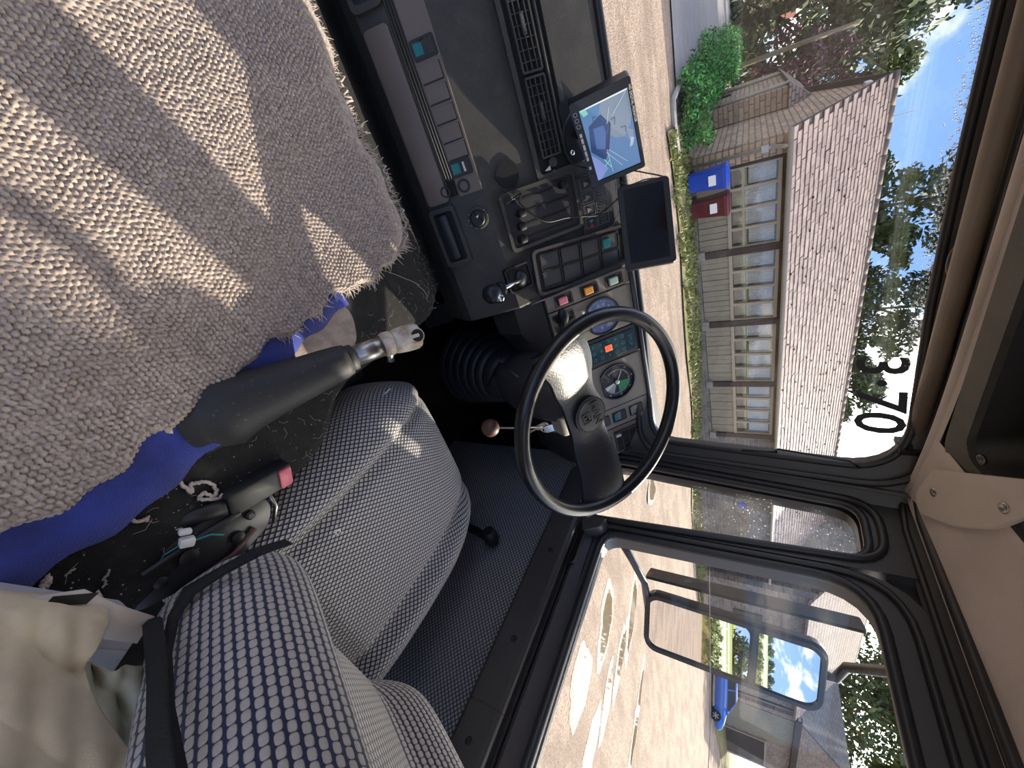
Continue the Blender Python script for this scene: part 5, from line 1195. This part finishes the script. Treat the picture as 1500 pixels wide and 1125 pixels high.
b = MB(); b.ring(MF, rrect(.225,.545,.045,5,0,.055), rrect(.200,.520,.036,5,0,.055), -.002, .012); b.box(MF, -.1, .1, .128, .146, -.001, .012); b.build('rim', 'mirror_black', wm, 40)
b = MB(); b.poly(MF, rrect(.198,.325,.028,5,0,-.040), .004); b.build('main_glass', 'mirror', wm, label='flat main mirror glass')
P = []
for i in range(17):
    row = []
    for j in range(17):
        x, y = (i/8-1), (j/8-1); row.append(MF.p(x*.096, .230+y*.082, .004+.006*(1-.6*x*x-.4*y*y)))
    P.append(row)
b = MB(); b.grid(P); b.build('wide_glass', 'mirror', wm, True, label='curved wide angle mirror glass')
b = MB(); gp = MF.at(.0,.0,-.085); b.prism(Fr(MF.p(-.150,.06,-.09), Vector((.62,.78,0)), (0,0,1)), fillet([(-.04,-.24),(.04,-.24),(.04,.30),(-.04,.30)], .008), -.004, .004); b.build('guard_plate', 'black', wm)
b = MB(); b.tube([Vector((.985,.68,-.335)), Vector((1.09,.67,-.30)), Vector((1.19,.665,-.275)), MF.p(-.02,-.215,-.03)], .011, 10); b.build('lower_arm', 'mirror_black', wm, True)
b = MB(); b.tube([MF.p(.0,.33,-.03), MF.p(.0,.36,-.03), MF.p(-.03,.385,-.04)+Vector((-.02,0,0)), Vector((1.16,.60,.30)), Vector((1.04,.60,.315)), Vector((.985,.60,.30))], .012, 10); b.build('upper_arm', 'mirror_black', wm, True)
b = MB(); b.box(Fr((1.02,.60,.30),(1,0,0),(0,1,0)), -.03, .03, -.02, .02, -.04, .03); b.build('arm_bracket', 'mirror_black', wm, bevel=.006)

# ================================================================== DRIVER'S SEAT
SX = .530
st_ = thing('driver_seat', 'driver seat in grey and navy woven cloth facing the steering wheel', 'seat', (SX, .28, -1.05))
def cushion():
    P = []; nv, nu = 64, 72; y0, y1 = .0, .545
    for j in range(nv+1):
        v = j/nv; y = y0+(y1-y0)*v; e = (1-abs(2*v-1)**7)**(1/2.4) if 0 < v < 1 else .02
        fr_ = sstep(.55, 1.0, v)
        hw = (.238+.012*math.sin(math.pi*v))*(.80+.20*e)-.05*fr_**2
        row = []
        for i in range(nu+1):
            a = math.pi*(1.14-1.28*i/nu)
            ca, sa = math.cos(a), math.sin(a)
            x = hw*math.copysign(abs(ca)**.55, ca); zz = math.copysign(abs(sa)**.60, sa)
            top = .115*e
            z = -.705+(top if zz > 0 else .05)*zz
            if zz > 0:
                k = abs(x)/.25
                z += zz*e*(.030*sstep(.50, .72, k)-.012*math.exp(-((k-.56)/.045)**2)*1.3-.010*math.exp(-((v-.16)/.03)**2)*(1-sstep(.5,.6,k)))
                z += .012*math.sin(math.pi*min(1, v*1.1))*zz*e-.02*fr_*zz
            row.append(Vector((SX+x, y, z)))
        P.append(row)
    return P
cu_ = gridobj(cushion(), 'cushion', 'seat_cloth', st_)
def backrest():
    P = []; nv, nu = 76, 84; B0 = Vector((SX, .045, -.590)); upv = Vector((0,-.42,.907)).normalized(); fwd = Vector((0,.907,.42)).normalized(); L = .72
    for j in range(nv+1):
        v = j/nv; e = (1-abs(2*v-1)**9)**(1/2.2) if 0 < v < 1 else .02
        hw = (.252-.03*sstep(.6,1,v)-.012*(1-sstep(0,.12,v)))*(.72+.28*e); row = []
        for i in range(nu+1):
            a = math.pi*(1.40-1.80*i/nu); ca, sa = math.cos(a), math.sin(a)
            x = hw*math.copysign(abs(ca)**.58, ca); dd = math.copysign(abs(sa)**.62, sa)
            y = (.060*e*dd if dd > 0 else .062*dd*e)
            if dd > 0:
                k = abs(x)/.25; y += e*dd*(.062*sstep(.42,.80,k)-.008*math.exp(-((k-.50)/.05)**2))-.012*dd*math.exp(-((v-.55)/.02)**2)*(1-sstep(.4,.5,k))
            row.append(B0+upv*(L*v)+fwd*y+Vector((x,0,0)))
        P.append(row)
    return P
gridobj(backrest(), 'backrest', 'seat_cloth_back', st_)
b = MB(); b.box(WORLD, SX-.20, SX+.20, .08, .50, -1.05, -.76); b.build('base', 'black', st_, bevel=.02)
b = MB(); b.tube([Vector((SX-.245, .46, -.715)), Vector((SX-.252, .28, -.71)), Vector((SX-.250, .10, -.705))], .012, 8); b.tube([Vector((SX-.268, .44, -.70)), Vector((SX-.268, .05, -.66))], .007, 8); b.build('slide_rail', 'black', st_, True)
b = MB(); b.tube([Vector((.268,.165,-.585)), Vector((.266,.125,-.578))], .0035, 8); b.build('bright_rod', 'steel', st_)
# hinge cover plate beside the cushion
q = Fr((.278,.075,-.575), Vector((.10,1,0)), Vector((-.86,.08,.40)), None)
q = Fr((.279,.062,-.560), Vector((.25,.97,.05)), Vector((-.80,.22,.10)))
b = MB(); poly = fillet([(-.085,-.030),(.02,-.045),(.075,-.02),(.08,.02),(.02,.035),(-.05,.02)], .02); b.soft(q, poly, -.012, .0, .004); hp_ = b.build('hinge_plate', 'rubber', st_, 40)
rnd = random.Random(8)
b = MB()
for x, y, r in ((-.02,.0,.010), (.03,-.012,.008), (.05,.008,.006), (-.05,-.010,.007)): b.lathe(q.at(x, y), [(r,-.001),(r,.004),(r*.6,.006)], 12)
b.tube([q.p(-.06,.01,.003), q.p(-.01,.018,.006), q.p(.04,.02,.004)], .0035, 6); b.build('hinge_bolts', 'black', hp_, 40)
b = MB(); b.tube([q.p(-.02,-.032,.003), q.p(.02,-.028,.004), q.p(.05,-.012,.004)], .0028, 6); b.build('grease_streak', 'wood_ball', hp_, True)
b = MB(); b.tube([q.p(.073,-.022,.001), q.p(.082,.0,.001), q.p(.078,.022,.001)], .003, 6); b.build('worn_edge', 'steel', hp_, True)
b = MB(); q2 = Fr((.297,.405,-.585), (0,1,0), (-.5,0,1)); b.prism(q2, [(-.008,-.005),(.008,-.005),(.008,.005),(-.008,.005)], -.001, .001); b.build('care_tag', 'label_card', st_, label='small pale tag at the cushion edge')
# belt buckle
bq = Fr((.262,.140,-.552), Vector((.20,.97,.06)), Vector((-.80,.22,.25)))
bk = thing('belt_buckle', 'black seat belt buckle with a red button beside the driver seat', 'seat belt', tuple(bq.p(0,0,0)))
b = MB(); b.soft(bq, rrect(.082,.034,.006,4), -.012, .008, .004); b.build('body', 'black', bk, 40)
b = MB(); b.soft(bq.at(.030,.0,.008), rrect(.017,.028,.003,3), -.002, .003, .0015); b.build('button', 'red_button', bk, 40)
b = MB(); b.tube([bq.p(-.04,0,-.002), bq.p(-.07,.004,-.01), bq.p(-.10,.004,-.02)], [.012,.011,.010], 8); b.build('stem', 'black', bk, True)
# belt webbing and net pocket along the near edge of the backrest
def on_x(px, py, X):
    d_ = fw+rt*((py-562.5)/FPX)+up*((px-750)/FPX); return d_*(X/d_.x)
P = []
for (a, c_) in (((430,796),(418,790)), ((385,812),(372,804)), ((330,842),(318,834)), ((285,872),(270,862)), ((262,905),(246,905)), ((250,960),(234,962)), ((254,1040),(238,1045)), ((276,1150),(258,1155))):
    P.append([on_x(*a, .272), on_x((a[0]+c_[0])/2, (a[1]+c_[1])/2, .268), on_x(*c_, .266)])
b = MB(); b.grid(P); o = b.build('belt_webbing', 'mesh_black', None, True, org=(.27,.02,-.5)); tag(o, 'black belt webbing down the near side of the driver backrest', 'seat belt'); o.modifiers.new('thick', 'SOLIDIFY').thickness = .002
P = [[on_x(238+k*3+j*.5, 905+k*32, .256)+Vector((0,-.002*j+.001*math.sin(k+j),-.004*j)) for j in range(6)] for k in range(8)]
b = MB(); b.grid(P); o = b.build('net_pocket', 'mesh_black', None, True, org=(.25,-.05,-.5)); tag(o, 'black net pocket hanging beside the belt webbing', 'net'); o.modifiers.new('thick', 'SOLIDIFY').thickness = .002
b = MB(); q = Fr((.418,.185,-.572), (1,0,0), (0,1,0)); b.tube([q.p(.004*math.cos(a), .004*math.sin(a), .004) for a in [.6+k*.45 for k in range(10)]], .0011, 6); tag(b.build('hair_clip', 'white_plastic', smooth=True, org=q.o), 'tiny white curled scrap lying on the seat cushion', 'scrap')

# ================================================================== RUG, FELT, LEVER
rg = np.random.default_rng(3)
def rug_front(x): return .590+.012*np.sin(x*21+1)+.008*np.sin(x*57)-.05*sstep(.02,.12,float(x) if np.isscalar(x) else 0)
nx, ny = 370, 580
X0, Y0, Y1 = -.31, -.13, .60
ug = np.linspace(0, 1, nx); vg = np.linspace(0, 1, ny); UU, VV = np.meshgrid(ug, vg, indexing='ij')
def rx_edge(y): return .148-.05*(1/(1+np.exp(-(y-.22)/.06)))+.006*np.sin(y*45)+.004*np.sin(y*110+1)
YF = .592+.010*np.sin(UU*11)+.007*np.sin(UU*31+1)-.05*np.clip((UU-.88)/.12, 0, 1)**2
YY = Y0+(YF-Y0)*VV; XX = X0+(rx_edge(YY)-X0)*UU
# woven loops: staggered oval tufts running in rows
ca, sa = math.cos(.12), math.sin(.12)
p = (XX*ca+YY*sa); q = (-XX*sa+YY*ca)
p = p+.0012*np.sin(q*90)+.0009*np.sin(q*230+1); q = q+.0012*np.sin(p*70)+.0007*np.sin(p*260)
rowi = np.floor(q/.0053); fq = q/.0053-rowi-.5; up_ = p/.0062+.5*np.mod(rowi, 2); coli = np.floor(up_); fp = up_-coli-.5
rj = np.mod(np.sin(rowi*12.9898+coli*78.233)*43758.5, 1.0)
fp = fp+(rj-.5)*.25; dd = (fp*1.9)**2+(fq*1.95)**2
h = .0034*np.sqrt(np.clip(1-dd, 0, 1))*(.7+.6*rj)
h = h*(1-.75*np.clip((VV-.93)/.05, 0, 1))       # thin worn weave at the front hem
und = .003*np.sin(XX*9+1)*np.sin(YY*7)+.0025*np.sin(XX*23+YY*13)
edge_drop = .010*np.clip((UU-.985)/.015, 0, 1)+.012*np.clip((VV-.985)/.015, 0, 1)
hz = np.vectorize(lambda y: HZ(0, y))(YY)
ZZ = hz+.016+h+und-edge_drop
V = np.stack([XX, YY, ZZ], 2).reshape(-1, 3)
ii = (np.arange(nx-1)[:, None]*ny+np.arange(ny-1)[None, :]).reshape(-1); Fc = np.stack([ii, ii+ny, ii+ny+1, ii+1], 1)
rug = thing('woven_rug', 'frayed beige woven rug lying over the engine hump', 'rug', (-.1,.2,-.55))
me = bpy.data.meshes.new('weave'); o0 = np.array(ORG[rug.name])
me.vertices.add(len(V)); me.vertices.foreach_set('co', (V-o0).astype(np.float32).ravel()); me.loops.add(len(Fc)*4); me.loops.foreach_set('vertex_index', Fc.astype(np.int32).ravel()); me.polygons.add(len(Fc)); me.polygons.foreach_set('loop_start', (np.arange(len(Fc))*4).astype(np.int32))
me.update(calc_edges=True); me.validate(); me.polygons.foreach_set('use_smooth', [True]*len(Fc)); me.materials.append(MATS['rug'])
wv = bpy.data.objects.new('weave', me); C.objects.link(wv); wv.parent = rug; ORG[wv.name] = Vector(o0)
G = V.reshape(nx, ny, 3)
b = MB(); rnd = random.Random(12)
def strand(p, d_, L, r, wig=.3):
    P = [Vector(p)]; dr = Vector(d_).normalized()
    for k in range(4):
        dr = (dr+Vector((rnd.gauss(0,wig*.5), rnd.gauss(0,wig*.5), rnd.gauss(0,wig*.3)-.06))).normalized(); q_ = P[-1]+dr*(L/4); q_.z = max(q_.z, HZ(0, q_.y)+.001); P.append(q_)
    b.tube(P, [r, r, r*.8, r*.6, r*.3], 4, cap=False)
for k in range(430):
    i = int(nx*(.05+.94*rnd.random())); L = rnd.uniform(.012, .034)*(1 if i > nx*.45 else .6)
    a = rnd.gauss(math.pi/2-.5*(i/nx)**3, .35); p_ = G[i, ny-1]+np.array((0,-.003,.002)); strand(p_, (math.cos(a), math.sin(a), .1), L, .0007)
for k in range(150):
    j = int(ny*(.55+.44*rnd.random()**.7)); p_ = G[nx-1, j]+np.array((-.003,0,.001)); a = rnd.gauss(.3, .6); strand(p_, (math.cos(a), math.sin(a), .0), rnd.uniform(.006,.020), .0008)
o = b.build('fringe', 'fringe', rug, True); o['kind'] = 'stuff'
for i0, i1, lift in ((.30,.40,.012), (.62,.72,.008), (.80,.93,.006)):
    P = []
    for k in range(15):
        t_ = k/14; i = int(nx*(i0+(i1-i0)*t_)); g_ = G[min(i, nx-1), ny-4]; P.append(Vector(g_)+Vector((0, .010+.006*math.sin(k*1.3)-(.03 if i0 < .35 and t_ > .8 else 0), lift*.3+.003*math.sin(k*2))))
    b = MB(); b.tube(P, .0019, 6); b.build('loose_cord', 'yarn', rug, True)

# blue felt under the rug
P = []
for j in range(61):
    y = -.22+.62*j/60; xe = .195-.075*sstep(.08,.40,y)+.004*math.sin(y*40)+.003*math.sin(y*97); P.append([Vector((x, y, HZ(0,y)+.008+.0008*math.sin(x*90+y*70))) for x in (-.3, 0, .06, xe-.03, xe-.002)]+[Vector((xe, y, HZ(0,y)+.001))])
b = MB(); b.grid(P); tag(b.build('felt_mat', 'blue_felt', None, True, org=(.1,.2,-.56)), 'blue felt underlay showing along the edge of the beige rug', 'mat')
b = MB(); poly = [(.10,.30),(.155,.275),(.185,.30),(.192,.345),(.175,.385),(.135,.40),(.10,.385)]  # beige patch paints the sunlight on the dusty black carpet
b.prism(Fr((0,0,HZ(0,.3)+.001),(1,0,0),(0,1,0)), fillet(poly,.015), 0, .004); tag(b.build('sunlit_patch', 'sunlit_carpet', org=(.15,.34,-.56)), 'dusty black carpet with sunlight painted in as beige beside the gear lever', 'carpet')
# gear lever
gl = thing('gear_lever', 'gear lever in a black rubber boot with a bare metal end', 'gear lever', (.156,.165,-.565))
LP = [Vector(p) for p in ((.150,.140,-.610), (.157,.175,-.565), (.163,.225,-.536), (.170,.300,-.500), (.174,.335,-.484), (.178,.365,-.469), (.188,.408,-.447))]
def along(k):
    k = k*(len(LP)-1); i = min(int(k), len(LP)-2); return LP[i].lerp(LP[i+1], k-i)
b = MB(); KK = [0, .04, .08, .10, .13, .17, .20, .24, .30, .38, .46, .52, .56]; RR = [.062, .060, .054, .056, .047, .049, .043, .039, .035, .031, .027, .024, .022]
b.tube([along(k) for k in KK], RR, 24); b.build('rubber_boot', 'rubber_matt', gl, True)
b = MB(); b.tube([along(.54), along(.60)], [.0195,.019], 18); b.build('boot_neck', 'rubber_matt', gl, True)
b = MB(); b.tube([along(.55), along(.70), along(.80)], [.0150,.0155,.016], 18); b.build('metal_sleeve', 'steel', gl, True)
b = MB(); b.tube([along(.80), along(.81), along(.86), along(.87)], [.0165,.0185,.0185,.0165], 18); b.build('cream_collar', 'cream_metal', gl, True)
d_ = (LP[-1]-LP[-2]).normalized(); q = Fr(along(.87), d_.orthogonal(), d_.cross(d_.orthogonal()), d_)
b = MB(); n_ = 20
b.lathe(q, [(.0175,0),(.019,.006),(.0205,.02),(.0205,.036),(.018,.041),(.011,.0415),(.0105,.030)], n_); b.build('bare_end', 'cream_metal', gl, True)
b = MB(); b.prism(q.at(0,0,.0302), circ(.0104,16), 0, .001); b.build('end_hole', 'recess', gl)
hn = (-LP[-1]).normalized(); hn = (hn-d_*hn.dot(d_)+d_*.35).normalized(); b = MB(); b.lathe(Fr(q.p(0,0,.026)+hn*.0135, d_, hn.cross(d_), hn), [(.0125,-.004),(.0125,.0055),(.0105,.0075),(.0095,.0075)], 20); b.build('end_boss', 'cream_metal', gl, True)
b = MB(); b.prism(Fr(q.p(0,0,.026)+hn*.0135, d_, hn.cross(d_), hn), circ(.0094,18), .0070, .0079); b.build('bolt_hole', 'recess', gl)
b = MB(); side = d_.cross(Vector((0,0,1))).normalized(); b.tube([along(.85), along(.85)+side*.028-Vector((0,0,.008))], .006, 10); b.build('side_stub', 'chrome', gl, True)
# wavy cork coloured rim by the boot
P = []
b = MB()
for k in range(26):
    a = 2.2+k*.095; c_ = LP[1]+Vector((0,0,-.002)); P.append(c_+Vector((.067*math.cos(a)+.003*math.sin(k*2.2), .067*math.sin(a), .010+.002*math.sin(k*1.7))))
b.tube(P, .0055, 6); b.build('torn_rim', 'cream_metal', gl, True)

# ================================================================== LITTER ON THE HUMP
def squiggle(pts, r, lab, mt='yarn', name='yarn_scrap', cat='yarn', group='yarn scraps on the black carpet'):
    pts = [Vector((x, y, HZ(0,y)+z)) for x, y, z in pts]; Q = []
    for i in range(len(pts)-1):
        p0, p1, p2, p3 = pts[max(0, i-1)], pts[i], pts[i+1], pts[min(len(pts)-1, i+2)]
        for k in range(5):
            t_ = k/5; v = .5*((2*p1)+(-p0+p2)*t_+(2*p0-5*p1+4*p2-p3)*t_*t_+(-p0+3*p1-3*p2+p3)*t_**3); Q.append(v+Vector((.0008*math.sin(len(Q)*1.9), .0008*math.cos(len(Q)*1.7), 0)))
    b = MB(); b.tube(Q, r, 6); o = b.build(name, mt, smooth=True, org=tuple(pts[0])); return tag(o, lab, cat, group)
def hp2(px, py, z=-.556):
    d_ = fw+rt*((py-562.5)/FPX)+up*((px-750)/FPX); p_ = d_*(z/d_.z); return p_.x, p_.y
def pxs(L, z0=.003): return [(*hp2(a, c), z0) for a, c in L]
squiggle(pxs([(252,672),(256,690),(262,705),(275,716),(282,722),(280,710),(290,708),(300,706),(312,710),(318,720),(312,728),(300,722),(292,730),(300,732),(322,730),(326,722)]), .0022, 'long knotted piece of beige yarn trailing from the felt edge')
squiggle(pxs([(178,757),(188,760),(200,764),(210,762),(218,758),(214,764)]), .002, 'short curl of beige yarn on the black carpet')
squiggle(pxs([(56,870),(62,860),(66,850),(70,845),(72,852),(66,862)]), .0026, 'thick tuft of pale yarn near the khaki cloth')
squiggle(pxs([(150,862),(156,855),(152,848),(158,842),(160,835)]), .0010, 'wispy branching bit of straw on the black carpet', 'hair')
squiggle(pxs([(95,845),(104,838),(112,832)]), .0008, 'straight pale straw lying near the thick tuft', 'hair')
squiggle(pxs([(122,770),(125,763),(128,758)]), .0013, 'small brown straw stuck on the blue felt', 'hair')
squiggle(pxs([(258,777),(264,775),(268,774)]), .0009, 'short yellow straw above the white plug', 'hair')
squiggle(pxs([(560,395),(575,400),(595,408),(612,415),(628,428),(632,436)], .002), .0006, 'long pale hair curving over the carpet by the dash', 'hair')
for L, lab in (([(545,380),(552,385),(558,378),(564,384),(570,376),(576,382),(582,372),(586,378)], 'crinkled loop of yarn at the frayed rug corner'), ([(470,455),(466,462),(462,470),(466,478)], 'bit of yarn hanging off the blue felt end')):
    squiggle(pxs(L, .006), .0018, lab)
rnd = random.Random(31); b = MB()
for i in range(330):
    while True:
        x, y = rnd.uniform(.02,.28), rnd.uniform(-.12,.72)
        if x > .21 and y > .3: continue
        if not (x < .15 and y < .60): break
    s_ = rnd.uniform(.0004,.0011); z = HZ(0,y)+.002
    if rnd.random() < .4:
        a = rnd.uniform(0,6.28); L = rnd.uniform(.004,.02); b.tube([(x,y,z), (x+L*.5*math.cos(a), y+L*.5*math.sin(a), z+.002), (x+L*math.cos(a+.4), y+L*math.sin(a+.4), z)], .00028, 3)
    else: b.sphere((x,y,z), s_, 3)
o = b.build('lint', 'hair', org=(.2,.1,-.56)); o['label'] = 'pale lint and hairs on the black carpet'; o['category'] = 'lint'; o['kind'] = 'stuff'
# white plug on wires
x, y = hp2(270, 792); pg = thing('wire_plug', 'small white electrical plug on loose wires beside the seat hinge', 'plug', (x, y, -.555))
q = Fr((x, y, -.548), (.6,.75,.1), (-.7,.6,.2)); b = MB(); b.soft(q, rrect(.014,.010,.002,2), -.005, .004, .001); b.soft(q.at(-.004,.013), rrect(.012,.006,.002,2), -.003, .003, .001); b.build('plug', 'white_plastic', pg, 40)
b = MB(); b.tube([q.p(.006,0,0), q.p(.02,.006,.004), q.p(.035,.0,.0)], .0012, 5); b.tube([q.p(-.006,-.002,0), q.p(-.018,-.012,-.003), q.p(-.02,-.02,-.004)], .0008, 5); b.build('wires', 'teal', pg, True)
# ================================================================== BOX AND CLOTHS BEHIND THE HUMP
bxq = Fr((.236,-.058,-.552), Vector((.93,.36,0)), Vector((-.36,.93,0)))
cb = thing('carton', 'pale grey cardboard carton with a torn flap beside the driver seat', 'box', tuple(bxq.o))
b = MB(); b.box(bxq, -.06, .034, -.10, .030, 0, .075); b.build('body', 'box_card', cb, bevel=.003)
b = MB(); b.grid([[bxq.p(-.057, .037, .077), bxq.p(-.03, .05, .085), bxq.p(.0, .042, .080), bxq.p(.036, .036, .076)], [bxq.p(-.057, .015, .077), bxq.p(-.03, .015, .079), bxq.p(.0, .016, .078), bxq.p(.036, .014, .0765)]]); o = b.build('flap', 'cover_plate', cb, True); o.modifiers.new('thick', 'SOLIDIFY').thickness = .0015
b = MB(); b.grid([[bxq.p(-.045, .042, .0835), bxq.p(-.02, .050, .0865)], [bxq.p(-.045, .034, .081), bxq.p(-.022, .040, .0845)]]); b.build('torn_slit', 'recess', cb)
b = MB(); b.box(bxq, -.052, .032, -.05, .008, .0755, .0768); b.build('grey_band', 'lamp_grey', cb)
def cloth(fn, nu, nv, name, mt, lab, org):
    P = [[Vector(fn(i/nu, j/nv)) for j in range(nv+1)] for i in range(nu+1)]
    o = gridobj(P, name, mt, org=org); o.modifiers.new('thick', 'SOLIDIFY').thickness = .002; return tag(o, lab, 'cloth')
def px_at(px, py, z):
    d_ = fw+rt*((py-562.5)/FPX)+up*((px-750)/FPX); p_ = d_*(z/d_.z); return p_
def quadmap(C4, u, v):
    a = C4[0].lerp(C4[1], u); c_ = C4[3].lerp(C4[2], u); return a.lerp(c_, v)
K4 = [px_at(-120,868,-.47), px_at(160,884,-.475), px_at(235,1175,-.40), px_at(-120,1175,-.38)]
def khaki(u, v):
    u = u*(1-.25*sstep(.0,.35,v)*(1-sstep(.50,1.0,v))); p_ = quadmap(K4, u, v); f1 = .011*abs(math.sin(5*(v*.9+u*.30)+.4))*(1-.4*u)+.006*abs(math.sin(12*(v*.5-u*.45)+1))+.002*math.sin(31*u+7*v)
    k = sstep(.25,.45,v)*(1-sstep(.55,.8,v)); p_ = p_+Vector((0,0,f1+.010*k*math.sin(u*6)))
    if u > .93: p_.z -= (u-.93)*.35
    if v < .05: p_.z -= (.05-v)*.5
    return p_
cloth(khaki, 60, 60, 'khaki_cloth', 'khaki', 'crumpled khaki cloth lying over the carton at the lower corner', (.15,-.1,-.5))
K5 = [px_at(60,968,-.466), px_at(232,978,-.466), px_at(285,1180,-.42), px_at(100,1180,-.42)]
def olive(u, v):
    p_ = quadmap(K5, u, v); return p_+Vector((0,0,.006*math.sin(14*(u-v*.6))+.004*math.sin(27*(u+v*.3))+.004))
cloth(olive, 40, 40, 'olive_cloth', 'olive_cloth', 'smooth grey green cloth between the khaki cloth and the seat', (.22,-.12,-.46))
